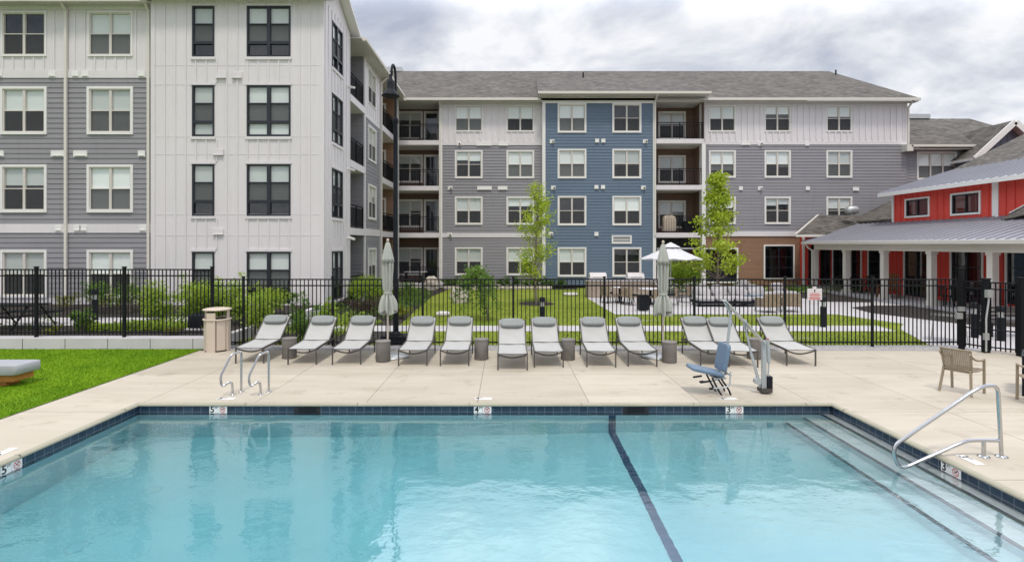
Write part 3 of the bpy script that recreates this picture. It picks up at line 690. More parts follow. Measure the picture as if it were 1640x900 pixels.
for z, xs in ((9.55, (-.0, 85, 122, 138, 228)), (6.4, (2, 94, 130, 228)), (3.45, (95, 125, 135, 230))):
    for x in xs:
        w = .14 if x not in (130, 94) else .27; c = u_(x, 21.3); b = MB(); b.fbox(FG, c - w, c + w, z - .12, z + .12, 0, .06); b.fbox(FG, c - w * .7, c + w * .7, z - .09, z - .06, .06, .09); b.build('wall_vent', M['white_trim'], A)
for z, xs in ((9.42, (355, 380)), (6.42, (350,)), (3.32, (350,))):
    for x in xs: c = u_(x, 21); b = MB(); b.fbox(FW, c - .2, c + .2, z - .13, z + .1, .0, .05); b.fbox(FW, c - .2, c + .2, z - .13, z - .11, .05, .09); b.build('wall_vent', M['white_siding'], A)
# roof of the front block
def gable(parent, x0, x1, ye0, ze0, yr, zr, ye1, ze1, m, t=.16, name='roof', trim='white_trim'):
    b = MB(); b.slab([(x0, ye0, ze0), (x1, ye0, ze0), (x1, yr, zr), (x0, yr, zr)], t, 0, 1); b.slab([(x0, yr, zr), (x1, yr, zr), (x1, ye1, ze1), (x0, ye1, ze1)], t, 0, 1)
    return b.build(name, [M[m], M[trim]], parent)
gable(A, x0w - .3, -6.72, 20.62, 12.42, RPK[0], 13.55, 25.0, 12.50, 'shingle_front')
b = MB(); b.slab([(gx0, 20.9, 12.38), (x0w - .31, 20.9, 12.38), (x0w - .31, 30, 16.6), (gx0, 30, 16.6)], .16, 0, 1); b.build('roof', [M['shingle_front'], M['white_trim']], A)
b = MB(); b.fbox(front(20.9), gx0, x0w - .1, 12.22, 12.36, 0, .13); b.fbox(front(20.62), x0w - .1, -6.72, 12.30, 12.42, 0, .12); b.fbox(right_face(-6.62), 25.02, 34.7, 12.30, 12.44, 0, .13); b.build('gutter', M['cream_trim'], A)
b = MB(); b.box(gx0, x0w, 20.9, 21.3, 12.25, 12.28); b.box(x0w, -6.75, 20.62, 21, 12.33, 12.36); b.box(-9.2, -6.62, 24.55, 34.9, 12.24, 12.28); b.build('soffit', M['soffit'], A)
b = MB(); b.slab([(-6.62, 25.02, 12.46), (-6.62, 36.4, 12.46), (-16, 36.4, 17.1), (-16, 25.02, 17.1)], .16, 0, 1); b.build('roof', [M['shingle_side'], M['cream_trim']], A)
# wing: balcony bays and the wall between them
b = MB(); g2 = MB(); br = MB(); wt = MB()
wr = [((27.75, 29.45, z - 1.85, z), 'flush' if k == 3 else 'trim') for k, z in enumerate(ZT)]
hs = [hole(r, s) for r, s in wr]
g2.wall(SW, 27.1, 30.35, ZB - .4, 3.27, hs, .2, .022); g2.wall(SW, 27.1, 30.35, 3.62, 9.35, hs, .2, .022)
b.wall(SW, 27.1, 30.35, 9.35, 12.3, hs); b.battens(SW, 27.2, 30.3, 9.4, 12.2, [wr[3][0]], .405, .05, .034); b.fbox(SW, 27.1, 30.35, 3.27, 3.62, -.02, .035); b.fbox(SW, 27.1, 30.35, 9.3, 9.5, 0, .03)
for h in hs: g2.room(SW, h)
for u in (27.1, 30.4): b.fbox(SW, u - .09, u + .09, 0, 12.25, -.15, .04)
XI = -8.9
def recess(mb, y0, y1, zlo=0):
    mb.wall(right_face(XI), y0, y1, zlo, 12.25, (), .2, .022); mb.wall(front(y1), XI, -7.15, zlo, 12.25, (), .2, .022); mb.quad((XI, y0 + .02, zlo), (-7.15, y0 + .02, zlo), (-7.15, y0 + .02, 12.25), (XI, y0 + .02, 12.25))
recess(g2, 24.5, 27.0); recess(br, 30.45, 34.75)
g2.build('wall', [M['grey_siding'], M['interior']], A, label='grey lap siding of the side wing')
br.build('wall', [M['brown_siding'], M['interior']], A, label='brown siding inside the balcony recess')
b.build('wall', [M['white_siding'], M['interior']], A, label='white board and batten of the side wing')
for r, s in wr: window(A, SW, r, s, rnd_blind())
for k, f in enumerate(FL):
    for y0, y1 in ((24.53, 27.0), (30.5, 35.1)):
        s_ = MB(); s_.box(XI, -7.08, y0, y1, f - .32, f); s_ = s_.build('balcony', M['white_siding'], A)
        q = MB(); railing(q, (-7.16, y0 + .06), (-7.16, y1 - .12), f); q.build('railing', M['black_metal'], s_)
    window(A, front(34.74), (-8.75, -7.75, f + .45, f + 2.25), 'trim', (.97,))
b = MB(); b.box(-7.22, -7.02, 35.1, 35.32, 0, 12.25); b.build('corner_post', M['white_trim'], A)
downspout(A, SW, 30.4, 0, 12.3, .14, kick=.35)
for z in (10.1, 9.5 - 3.1, 3.3):
    b = MB(); p = SW.pt(24.2, z - .2); b.tube([p, p + Vector((.16, 0, 0))], .06, 10); b.beam(p + Vector((.16, 0, 0)), p + Vector((.34, -.1, -.06)), .1, .09); b.build('security_light', M['white_trim'], A)
b = MB(); b.box(-34, -26, 21.3, 40, 0, 12.3); b.box(-26, -9.0, 24.6, 40, 0, 12.2); b.build('rear_wall', M['grey_siding'], A)

# ------------------------------------------------------------------ far apartment building
B = thing('apartment_building', 'long four storey apartment building across the lawn with a blue middle bay', 'building', (10, 35.5, 0))
FM, FC, FF = front(35.5), front(35.0), front(35.7)
def rect(Y, a, c, k, s=1.85): return (XW(a, Y), XW(c, Y), ZT[k] - s, ZT[k])
secB = [(rect(35.5, a, c, k, 1.86 if k < 3 else 1.75), 'flush' if k == 3 else 'trim') for k in range(4) for a, c in ((728.5, 773), (811, 855.5))]
secC = [(rect(35.0, a, c, k, 1.92), 'trim') for k in range(4) for a, c in ((893, 939), (980.5, 1027))]
secE = [(rect(35.5, a, c, k, 1.82 if k < 3 else 1.75), 'flush' if k == 3 else 'trim') for k in (1, 2, 3) for a, c in ((1135, 1178), (1224, 1266), (1323, 1364.5))]
hB = [hole(r, s) for r, s in secB]; hC = [hole(r, s) for r, s in secC]; hE = [hole(r, s) for r, s in secE]
xB0, xB1 = XW(706, 35.5), XW(870, 35.5); xC0, xC1 = XW(871, 35), XW(1048, 35); xD1 = XW(1123, 35.5); xE1 = XW(1452, 35.5)
g = MB(); g.wall(FM, xB0, xB1, .3, 3.28, hB, .2, .022); g.wall(FM, xB0, xB1, 3.56, 9.36, hB, .2, .022)
g1 = g; g = MB(); g.wall(FM, xD1, xE1, 3.68, 9.40, hE, .2, .022); g.wall(FF, xE1, 36, .2, 9.2, [hole((XW(1468, 35.7), XW(1532, 35.7), 7.1, 8.98))], .2, .022)
for h in hB: g1.room(FM, h)
for h in hE: g.room(FM, h)
g1.build('wall', [M['grey_siding'], M['interior']], B, label='grey lap siding wall left of the blue bay')
g.room(FF, hole((XW(1468, 35.7), XW(1532, 35.7), 7.1, 8.98)))
g.quad((xE1, 35.5, 0), (xE1, 52, 0), (xE1, 52, 12.3), (xE1, 35.5, 12.3)); g.quad((36, 35.7, 0), (36, 46, 0), (36, 46, 9.2), (36, 35.7, 9.2))
g.build('wall', [M['grey_siding'], M['interior']], B, label='grey lap siding wall right of the blue bay')
w = MB(); w.wall(FM, xB0, xB1, 9.36, 12.2, hB); w.battens(FM, xB0 + .1, xB1, 9.65, 12.0, [r for r, s in secB[6:]], .41, .075, .055); w.fbox(FM, xB0, xB1, 9.36, 9.62, 0, .045)
w.build('wall', [M['white_siding'], M['interior']], B, label='white board and batten top storey left of the blue bay')
w = MB(); w.wall(FM, xD1, xE1, 9.40, 12.2, hE); w.battens(FM, xD1 + .1, xE1 - .1, 9.7, 12.0, [r for r, s in secE[6:]], .41, .075, .055); w.fbox(FM, xD1, xE1, 9.4, 9.64, 0, .045)
w.quad((xE1, 35.45, 9.4), (xE1, 35.6, 9.4), (xE1, 35.6, 12.2), (xE1, 35.45, 12.2)); w.fbox(FM, xE1 - .12, xE1 + .02, 9.4, 12.1, -.02, .05)
w.build('wall', [M['white_siding'], M['interior']], B, label='white board and batten top storey right of the blue bay')
for a_, c_, z0, z1, p_, mm in ((xB0, xB1, 3.28, 3.56, .045, 'white_siding'), (xD1, XW(1290, 35.5), 3.36, 3.68, .06, 'white_siding'), (xB0, xB1, -.1, .3, .03, 'low_wall')):
    w = MB(); w.fbox(FM, a_, c_, z0, z1, -.03, p_); w.build('trim_band', M[mm], B)
c = MB(); c.wall(FC, xC0, xC1, .2, 12.2, hC, .2, .022)
for h in hC: c.room(FC, h)
c.build('wall', [M['blue_siding'], M['interior']], B, label='blue lap siding of the projecting bay')
b = MB(); b.fbox(FC, xC0 - .10, xC0 + .1, 0, 12.1, -.48, .04); b.fbox(FC, xC1 - .1, xC1 + .1, 0, 12.1, -.4, .04); b.fbox(FC, xC0 + .1, xC1 - .1, 12.0, 12.35, -.02, .04); b.fbox(FM, xB0 - .12, xB0 + .1, 0, 12.15, -.2, .05); b.fbox(FM, xD1 - .02, xD1 + .16, 0, 12.1, -.3, .05)
b.build('corner_board', M['white_trim'], B)
k_ = MB(); kr = [(XW(1224, 35.5), XW(1271, 35.5), .55, 2.75)]
k_.wall(FM, xD1, xE1, 0, 3.36, kr + [(xD1, XW(1182, 35.5), .3, 2.55)]); k_.room(FM, kr[0], 1.4); k_.build('wall', [M['brick_brown'], M['interior']], B, label='brown ground storey wall')
dark_window(B, FM, (kr[0][0] - .05, kr[0][1] + .05, .5, 2.8), 2, 3, trim=True)
for i, (r, s) in enumerate(secB): window(B, FM, r, s, [(.5,), (.5,), (.5,), (.5,), (.33, .36), (.97,), (.97,), (.5,)][i] if i not in (2, 3) else [(.5,), (.32,)][i - 2])
for i, (r, s) in enumerate(secC): window(B, FC, r, s, [(.5,), (0,), (0,), (.5, .5), (.97,), (.55,), (.97,), (0,)][i])
for i, (r, s) in enumerate(secE): window(B, FM, r, s, [(.4,), (.3, .25), (.42,), (.75,), (.5, .62), (.97,), (.5,), (.32,), (.42,)][i])
window(B, FF, (XW(1468, 35.7), XW(1532, 35.7), 7.1, 8.98), 'triple', (.97,))
# balcony bays
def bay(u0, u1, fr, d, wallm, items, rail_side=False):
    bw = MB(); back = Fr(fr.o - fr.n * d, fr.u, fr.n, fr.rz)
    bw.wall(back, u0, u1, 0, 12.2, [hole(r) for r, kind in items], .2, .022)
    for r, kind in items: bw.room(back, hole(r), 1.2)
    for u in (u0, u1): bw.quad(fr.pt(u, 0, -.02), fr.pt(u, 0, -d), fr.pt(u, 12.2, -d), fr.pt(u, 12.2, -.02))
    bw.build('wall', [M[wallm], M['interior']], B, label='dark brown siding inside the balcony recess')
    for r, kind in items:
        if kind == 'window': window(B, back, r, 'trim', rb.choice([(.45,), (.3,), (.5, .4)]))
        else: dark_window(B, back, r, 1, 1, 'beige_vinyl', True, 'balcony_door')
    for k, f in enumerate(FL):
        s_ = MB(); s_.fbox(fr, u0 + .02, u1 - .02, f - .30, f, -d + .03, .03); s_.fbox(fr, u0 + .02, u1 - .02, f - .34, f - .30, -d + .03, -.1, 1)
        s_ = s_.build('balcony', [M['white_siding'], M['soffit']], B)
        if k == 0 and fr is FC: continue
        q = MB(); P = fr.pt; a, e_ = P(max(u0, -7.0) + .06, 0, -.04), P(u1 - .06, 0, -.04); railing(q, a, e_, f); q.build('railing', M['black_metal'], s_)
    b = MB(); b.fbox(fr, u0, u1, 12.18, 12.22, -d, .3); b.build('soffit', M['soffit'], B)
zA = lambda py: ZW(py, 37.3); xA = lambda px: XW(px, 37.3)
itA = []
for k, f in enumerate(FL): itA += [((xA(636), xA(677), f + .42, f + 2.36), 'window'), ((xA(679), xA(703.5), f + .04, f + 2.36), 'door')]
bay(-7.65, xB0 - .1, FM, 1.8, 'dark_siding', itA)
itD = [((XW(1054, 36.9), XW(1098, 36.9), f + .35, f + 2.25), 'window') for f in FL[1:]]
bay(xC1 + .1, xD1, FC, 1.9, 'dark_siding', itD)
b = MB(); b.box(xD1 - .14, xD1 + .10, 34.96, 35.2, .2, 9.4); b.build('balcony_post', M['white_trim'], B)
# storefront on the ground storey
dark_window(B, front(35.45), (XW(1052, 35.45), XW(1182, 35.45), .28, 2.6), 6, 2, trim=True)
b = MB(); b.box(XW(1050, 35.5), XW(1182, 35.5), 36.6, 36.7, .0, 3.3); b.build('shop_back_wall', M['interior'], B)
# vents, louvre and security lights
for px_, py, Y in ((735, 231, 35.5), (884, 227, 35), (1033, 227, 35), (721, 301.5, 35.5), (886, 301, 35), (1030, 301, 35), (720, 376, 35.5), (882, 375, 35), (1217, 231, 35.5), (1217, 302, 35.5)):
    fr = front(Y); u, z = XW(px_, Y), ZW(py, Y); b = MB(); b.fbox(fr, u - .15, u + .15, z - .12, z + .12, 0, .07); b.fbox(fr, u - .02, u + .14, z - .07, z + .07, .07, .16); b.fbox(fr, u + .02, u + .10, z - .05, z + .03, .16, .19, 1); b.build('security_light', [M['white_trim'], M['charcoal_metal']], B)
for px_, py, Y, w_ in ((956, 226, 35, .13), (966, 226, 35, .13), (955, 300, 35, .13), (965.5, 300, 35, .13), (955, 375, 35, .13), (776, 301.5, 35.5, .48), (805, 301.5, 35.5, .32), (775, 231, 35.5, .5), (806, 231, 35.5, .3), (1186, 302, 35.5, .13), (1293, 302, 35.5, .13), (1370, 303, 35.5, .2), (1194, 230, 35.5, .3), (1292, 231, 35.5, .13)):
    fr = front(Y); u, z = XW(px_, Y), ZW(py, Y); b = MB(); b.fbox(fr, u - w_, u + w_, z - .13, z + .13, .02, .07); b.fbox(fr, u - w_ * .8, u + w_ * .8, z - .10, z - .08, .07, .10); b.build('wall_vent', M['white_trim'], B)
u0, u1, z0, z1 = XW(979.5, 35), XW(1011.5, 35), ZW(390.5, 35), ZW(377, 35)
b = MB(); b.fbox(FC, u0, u1, z0, z0 + .1, 0, .06); b.fbox(FC, u0, u1, z1 - .1, z1, 0, .06); b.fbox(FC, u0, u0 + .1, z0 + .1, z1 - .1, 0, .06); b.fbox(FC, u1 - .1, u1, z0 + .1, z1 - .1, 0, .06); b.fbox(FC, u0 + .1, u1 - .1, z0 + .1, z1 - .1, 0, .025, 1)
for q in (.2, .3, .4): b.fbox(FC, u0 + .1, u1 - .1, z0 + q - .08, z0 + q - .03, .025, .05)
b.build('louvre', [M['white_trim'], M['charcoal_metal']], B)
# roofs
gable(B, -17, 26.95, 34.9, 12.32, 44.9, 17.3, 55, 12.3, 'shingle_front', trim='cream_trim')
b = MB(); b.slab([(2.1, 34.3, 12.56), (13.05, 34.3, 12.56), (13.35, 41.6, 15.70), (2.4, 41.6, 15.70)], .16, 0, 1)
b.build('roof', [M['shingle_front'], M['cream_trim']], B)
b = MB(); b.box(2.12, 13.0, 34.35, 34.9, 12.36, 12.40); b.box(-6.6, 26.9, 34.95, 35.5, 12.12, 12.155); b.build('soffit', M['soffit'], B)
b = MB(); b.box(-6.45, 2.08, 34.78, 34.9, 12.16, 12.32); b.box(13.1, 26.9, 34.78, 34.9, 12.16, 12.32); b.box(2.05, 13.1, 34.18, 34.3, 12.42, 12.57); b.box(2.3, 12.6, 34.9, 34.97, 12.1, 12.4); b.build('gutter', M['cream_trim'], B)
b = MB(); b.slab([(xE1 + .02, 35.1, 9.32), (36.3, 35.1, 9.32), (36.3, 42, 12.65), (xE1 + .02, 42, 12.65)], .16, 0, 1); b.slab([(xE1 + .02, 42, 12.65), (36.3, 42, 12.65), (36.3, 49, 9.3), (xE1 + .02, 49, 9.3)], .16, 0, 1); b.build('roof', [M['shingle_front'], M['cream_trim']], B, label='lower shingle roof of the three storey end')
b = MB(); b.box(xE1 - .05, 31.8, 34.98, 35.1, 9.18, 9.33); b.box(xE1 - .3, 31.8, 35.1, 35.7, 9.05, 9.10); b.box(xE1 - .35, xE1 + .05, 34.98, 35.5, 8.9, 9.3); b.build('gutter', M['cream_trim'], B)
b = MB(); xp = XW(1623, 34); zp = ZW(193, 34); hw = 2.55; ze = zp - hw * .92
b.slab([(xp - hw, 33.9, ze), (xp, 33.9, zp), (xp, 41, zp), (xp - hw, 41, ze)], .18, 0, 1); b.slab([(xp, 33.9, zp), (xp + hw, 33.9, ze), (xp + hw, 41, ze), (xp, 41, zp)], .18, 0, 1)
b.beam((xp - hw, 33.86, ze - .12), (xp, 33.86, zp - .12), .08, .34, 1); b.beam((xp, 33.86, zp - .12), (xp + hw, 33.86, ze - .12), .08, .34, 1)
b.build('roof', [M['shingle_side'], M['white_trim']], B, label='cross gable with white rake boards')
b = MB(); fG = front(34.4); b.poly([fG.pt(xp - hw + .25, 0), fG.pt(xp + hw - .25, 0), fG.pt(xp + hw - .25, ze), fG.pt(xp, zp - .2), fG.pt(xp - hw + .25, ze)])
for i in range(-5, 6): b.fbox(fG, xp + i * .4 - .03, xp + i * .4 + .03, 5, zp - .3 - abs(i) * .4 * .92, 0, .03)
b.quad((xp - hw + .25, 34.4, 0), (xp - hw + .25, 35.7, 0), (xp - hw + .25, 35.7, ze), (xp - hw + .25, 34.4, ze)); b.build('wall', M['slate_siding'], B, label='slate board and batten gable wall')
for u, fr, z1, kk in ((xC1 + .02, FC, 12.45, .55), (xB0 - .02, FM, 12.2, .5), (xE1 + .05, FM, 12.2, .4)): downspout(B, fr, u, 3.4 if fr is FC else (9.3 if u > 20 else 0), z1, .13, kick=kk)
downspout(B, FF, XW(1557, 35.7), 7, 9.2, .13, kick=.4)
for x, y, z in ((XW(628, 45), 44.9, 17.2), (XW(1467, 42), 42, 12.6)):
    b = MB(); b.box(x - .9, x + .9, y - .3, y + .5, z, z + .35); b.build('roof_vent', M['dull_steel'], B)
for x, y, z in ((XW(934, 42), 42, 15.8), (XW(1335, 43.5), 43.2, 16.4)):
    b = MB(); b.tube([(x, y, z), (x, y, z + .45)], .06, 8); b.build('vent_pipe', M['charcoal_metal'], B)
b = MB(); b.box(-16.9, 26.3, 37.9, 52, 0, 12.1); b.box(26.3, 35.9, 37, 48.5, 0, 9.1); b.build('rear_wall', M['grey_siding'], B)

# ------------------------------------------------------------------ red clubhouse with its porch
C = thing('clubhouse', 'red board and batten clubhouse with a grey metal porch roof on white posts', 'building', (21, 24, 0))
XP, XC, XE, XWL = 19.0, 22.0, 18.5, 21.3
FP = left_face(XWL); FU = left_face(XC); uy = lambda y: -y
def yrect(px0, px1, X, z0, z1): return (uy((X * FPX) / (px0 - VX)), uy((X * FPX) / (px1 - VX)), z0, z1)
op = [yrect(1392, 1413, XWL, .3, 2.6), yrect(1335, 1355, XWL, .12, 2.6), yrect(1364, 1379, XWL, .12, 2.6), yrect(1450, 1488, XWL, .12, 2.6), yrect(1525, 1573, XWL, .12, 2.6), yrect(1614, 1675, XWL, .3, 2.6), (uy(19.6), uy(17.6), .3, 2.6), (uy(16), uy(14), .3, 2.6)]
w = MB(); w.wall(FP, uy(35.1), uy(8), 0, 3.6, op); w.battens(FP, uy(35.0), uy(8), 0, 3.6, op, .30, .045, .025)
for h in op: w.room(FP, h, 1.5)
uw = [yrect(1450, 1489.5, XC, 4.28, 5.22), yrect(1523, 1571.5, XC, 4.28, 5.22)]
uw = [(a, c_, ZW(349.5, -a) if i == 0 else ZW(346, -a), ZW(319, -a) if i == 0 else ZW(310.5, -a)) for i, (a, c_, _, _) in enumerate(uw)]
uh = [hole(r) for r in uw]
w.wall(FU, uy(30.5), uy(16), 3.6, 5.75, uh); w.battens(FU, uy(30.4), uy(16), 3.8, 5.6, uw, .42, .05, .03)
for h in uh: w.room(FU, h, 1.5)
fE = front(35.1); endo = [(19.78, 20.45, .15, 2.62), (20.55, 21.2, .15, 2.62)]
w.wall(fE, 19.45, XWL, 0, 3.5, endo); [w.room(fE, h, 1.2) for h in endo]
w.quad((19.45, 35.1, 0), (19.45, 35.5, 0), (19.45, 35.5, 3.4), (19.45, 35.1, 3.4))
w.quad((XC, 30.5, 3.6), (30, 30.5, 3.6), (30, 30.5, 6.2), (XC, 30.5, 5.75))
w.build('wall', [M['red_siding'], M['interior']], C)
bds = [(FU, uy(24.25), uy(23.95), 3.9, 5.75), (FU, uy(30.55), uy(30.4), 3.9, 5.75), (fE, 19.38, 19.52, 0, 3.36)]
for h in op[:6]: bds += [(FP, h[0] - .1, h[0], 0, 2.75), (FP, h[1], h[1] + .1, 0, 2.75)]
for fr, a_, c_, z0, z1 in bds: b = MB(); b.fbox(fr, a_, c_, z0, z1, -.01, .05); b.build('trim_board', M['white_trim'], C)
for r in op: dark_window(C, FP, r, 2 if r[1] - r[0] > 1.2 else 1, 3)
for r in endo: dark_window(C, fE, r, 2, 3, name='glazed_door')
for r in uw: dark_window(C, FU, r, 2, 1, trim=True)
# porch: floor, posts, beam, metal roof with standing seams
b = MB(); b.box(18.6, XWL, 8, 35.05, -.1, .10); b.build('porch_floor', M['path'], C)
for k in range(-4, 5):
    y = 20.95 + 3 * k; b = MB(); b.box(XP - .13, XP + .13, y - .13, y + .13, .1, 2.5); b.box(XP - .17, XP + .17, y - .17, y + .17, .1, .3); b.box(XP - .16, XP + .16, y - .16, y + .16, 2.38, 2.5); b.build('porch_post', M['cream_trim'], C)
b = MB(); b.box(XP - .15, XP + .15, 8, 33.1, 2.5, 2.82); b.box(XP - .15, XWL, 32.85, 33.1, 2.5, 2.8); b.build('porch_beam', M['cream_trim'], C)
b = MB(); b.box(XE - .12, XE, 8, 33.45, 2.83, 2.98); b.build('gutter', M['cream_trim'], C)
b = MB(); b.box(XE + .01, XWL, 8, 33.3, 2.83, 2.86); b.build('soffit', M['soffit'], C)
b = MB(); b.tube([(XE - .05, 33.1, 2.85), (XE + .1, 33.0, 2.6), (XP - .2, 32.95, 2.45), (XP - .2, 32.95, .1)], .05, 8); b.build('downspout', M['cream_trim'], C)
def seam_roof(p0, p1, p2, p3, step, name, t=.12):       # p0-p1 the eave, p3-p2 the top
    b = MB(); b.slab([p0, p1, p2, p3], t, 0, 1); p0, p1, p2, p3 = map(Vector, (p0, p1, p2, p3)); n = int((p1 - p0).length / step)
    for i in range(n + 1):
        a = p0.lerp(p1, i / n); e_ = p3.lerp(p2, i / n); up = Vector((0, 0, .022)); b.beam(a + up, e_ + up, .03, .05)
    return b.build(name, [M['metal_roof'], M['white_trim']], C)
seam_roof((XE, 33.45, 3.0), (XE, 8, 3.0), (XC + .05, 8, 4.08), (XC + .05, 33.45, 4.08), .42, 'porch_roof')
seam_roof((21.35, 30.85, 5.72), (21.35, 14, 5.72), (25.75, 14, 7.08), (25.75, 30.85, 7.08), .42, 'upper_roof', .2)
b = MB(); b.slab([(25.72, 32.2, 6.75), (25.72, 12, 6.75), (33, 12, 10.4), (33, 32.2, 10.4)], .15, 0, 1)
b.slab([(22.6, 35.4, 4.3), (22.6, 30.6, 4.3), (25.9, 30.6, 5.95), (25.9, 35.4, 5.95)], .12)
b.build('shingle_roof', [M['shingle_side'], M['white_trim']], C)
b = MB(); b.slab([(17.9, 33.15, 3.42), (24, 33.15, 3.42), (24, 35.42, 4.75), (20.6, 35.42, 4.75)], .14, 0, 1); b.beam((17.9, 33.17, 3.44), (20.6, 35.40, 4.77), .1, .06, 1); b.build('shingle_roof', [M['shingle_front'], M['cream_trim']], C, label='low shingle roof joining the far building')
b = MB(); b.slab([(21.97, 23.4, 4.16), (21.2, 23.0, 3.86), (20.9, 18, 4.6), (21.97, 18, 6.5)], .03); b.beam((21.95, 23.4, 4.18), (21.95, 18, 6.53), .04, .05, 1); b.build('shingle_roof', [M['shingle_side'], M['white_trim']], C, label='shingled cricket above the porch roof')
x, y = XW(1368, 34), 34.2
b = MB(); b.tube([(x, y, ZW(346, y)), (x, y, ZW(338, y))], .12, 10); b.puff((x, y, ZW(337, y)), (.42, .28, .28), .8); b.build('roof_vent', M['dull_steel'], C)
b = MB(); b.box(22.1, 30, 14, 30.4, 0, 5.6); b.box(27, 33, 12.5, 32, 0, 7.2); b.build('rear_wall', M['red_siding'], C)
# ------------------------------------------------------------------ low wall and fences
b = MB(); b.box(-30, -8.0, 14.5, 14.95, -.05, .27); b.slab([(-8.05, 14.95, .27), (-7.85, 14.95, .27), (-6.95, 21.0, .47), (-7.15, 21.0, .47)], .6)
for x in np.arange(-28, -8.2, 1.15): b.box(x - .005, x + .005, 14.494, 14.5, -.02, .265, 1)
tag(b.build('low_wall', [M['low_wall'], M['charcoal_metal']]), 'low pale concrete wall edging the raised planting behind the artificial turf', 'wall')
def fence_panel(mb, p, q, zb, h, step):
    p = Vector((p[0], p[1], zb)); q = Vector((q[0], q[1], zb)); Z = Vector((0, 0, 1)); n = max(2, round((q - p).length / step))
    for z in (h, h - .17, .13): mb.beam(p + Z * z, q + Z * z, .034, .034)
    for i in range(1, n): c = p.lerp(q, i / n); mb.beam(c + Z * .05, c + Z * h, .021, .021)
def fence(root, xs, y, zb, h, step, pw=.056):
    for a, c in zip(xs, xs[1:]): m = MB(); fence_panel(m, (a, y), (c, y), zb, h, step); m.build('picket_panel', M['black_metal'], root)
    for x in xs: m = MB(); m.box(x - pw / 2, x + pw / 2, y - pw / 2, y + pw / 2, zb - .05, zb + h + .06); m.box(x - pw / 2 - .01, x + pw / 2 + .01, y - pw / 2 - .01, y + pw / 2 + .01, zb + h + .06, zb + h + .085); m.build('post', M['black_metal'], root)
YF = 14.72
fl = thing('metal_fence', 'black metal picket fence standing higher on top of the low concrete wall at the left', 'fence', (-13, YF, .27))
fence(fl, [XW(340, YF) - 2.41 * k for k in range(7, -1, -1)], YF, .27, 1.85, .103, .07)
fr_ = thing('metal_fence', 'long black metal picket fence behind the row of sun loungers', 'fence', (2, YF, 0))
fence(fr_, [XW(p, YF) for p in (341, 390, 533, 677, 822, 968, 1112, 1257, 1397, 1540)][1:], YF, 0, 1.85, .112)
m = MB(); fence_panel(m, (XW(343, YF), YF), (XW(390, YF), YF), 0, 1.85, .112); m.build('picket_panel', M['black_metal'], fr_)
gA, gB, gC = Vector(G(1540, 558.5)), Vector(G(1579, 564.5)), Vector(G(1635, 570.5))
gt = thing('metal_gate', 'black metal picket gate with a pale lock box at the right end of the fence', 'gate', (gB.x, gB.y, 0))
m = MB(); fence_panel(m, gA, gB, .02, 1.80, .09); m.beam((gA.x, gA.y, .6), (gB.x, gB.y, .6), .035, .035); m.build('gate_leaf', M['black_metal'], gt)
m = MB(); fence_panel(m, gB, gC, .02, 1.80, .10); m.beam((gB.x, gB.y, .6), (gC.x, gC.y, .6), .035, .035); m.build('picket_panel', M['black_metal'], gt)
for p, h, w_ in ((gA, 2.15, .10), (gB, 1.9, .13), (gC, 1.95, .13)): m = MB(); m.box(p.x - w_ / 2, p.x + w_ / 2, p.y - w_ / 2, p.y + w_ / 2, -.05, h); m.box(p.x - w_ / 2 - .012, p.x + w_ / 2 + .012, p.y - w_ / 2 - .012, p.y + w_ / 2 + .012, h, h + .03); m.build('post', M['black_metal'], gt)
m = MB(); m.box(gB.x - .11, gB.x + .04, gB.y - .17, gB.y - .08, 1.44, 1.64); m.build('lock_box', M['dull_steel'], gt)
m = MB(); m.tube([(gB.x - .03, gB.y - .12, 1.42), (gB.x - .05, gB.y - .12, 1.25), (gB.x - .10, gB.y - .12, .9), (gB.x - .10, gB.y - .12, .05)], .022, 8); m.box(gB.x - .16, gB.x - .04, gB.y - .15, gB.y - .09, .35, .52); m.build('conduit', M['dull_steel'], gt)
m = MB(); m.box(gA.x - .16, gA.x - .0, gA.y - .12, gA.y - .055, 1.02, 1.14); m.box(gA.x - .22, gA.x - .06, gA.y - .12, gA.y - .055, .82, .98); m.build('latch', M['dull_steel'], gt)
fd = thing('metal_fence', 'black metal picket fence running toward the camera beyond the gate at the right edge', 'fence', (gC.x, gC.y, 0))
d = (gC - gA).normalized(); q = gC + Vector((d.x, d.y, 0)) * 2.4; q2 = q + Vector((1.0, -.5, 0)).normalized() * 2.4
for a, c_ in ((gC + d * .1, q), (q, q2)): m = MB(); fence_panel(m, a, c_, 0, 1.85, .112); m.build('picket_panel', M['black_metal'], fd)
for p in (q, q2): m = MB(); m.box(p.x - .05, p.x + .05, p.y - .05, p.y + .05, -.05, 1.92); m.build('post', M['black_metal'], fd)
sx, sz = XW(1303, YF), ZW(471, YF)
sg = thing('notice_sign', 'small white notice board with red lines of writing hung on the black fence', 'sign', (sx, YF - .04, sz))
m = MB(); m.box(sx - .20, sx + .20, YF - .055, YF - .04, sz - .155, sz + .155); m.box(sx - .05, sx + .05, YF - .05, YF - .042, sz + .155, sz + .21); m.build('board', M['sign_white'], sg)
m = MB()
for i, (wd, zz) in enumerate(((.24, .02), (.30, -.02), (.26, -.06), (.32, -.10), (.28, -.135))): m.box(sx - wd / 2, sx + wd / 2, YF - .0575, YF - .0555, sz + zz - .009, sz + zz + .009)
m.build('red_lines', M['sign_red'], sg); m = MB(); m.box(sx - .015, sx + .015, YF - .0575, YF - .0555, sz + .055, sz + .135); m.build('symbol', M['ink'], sg)

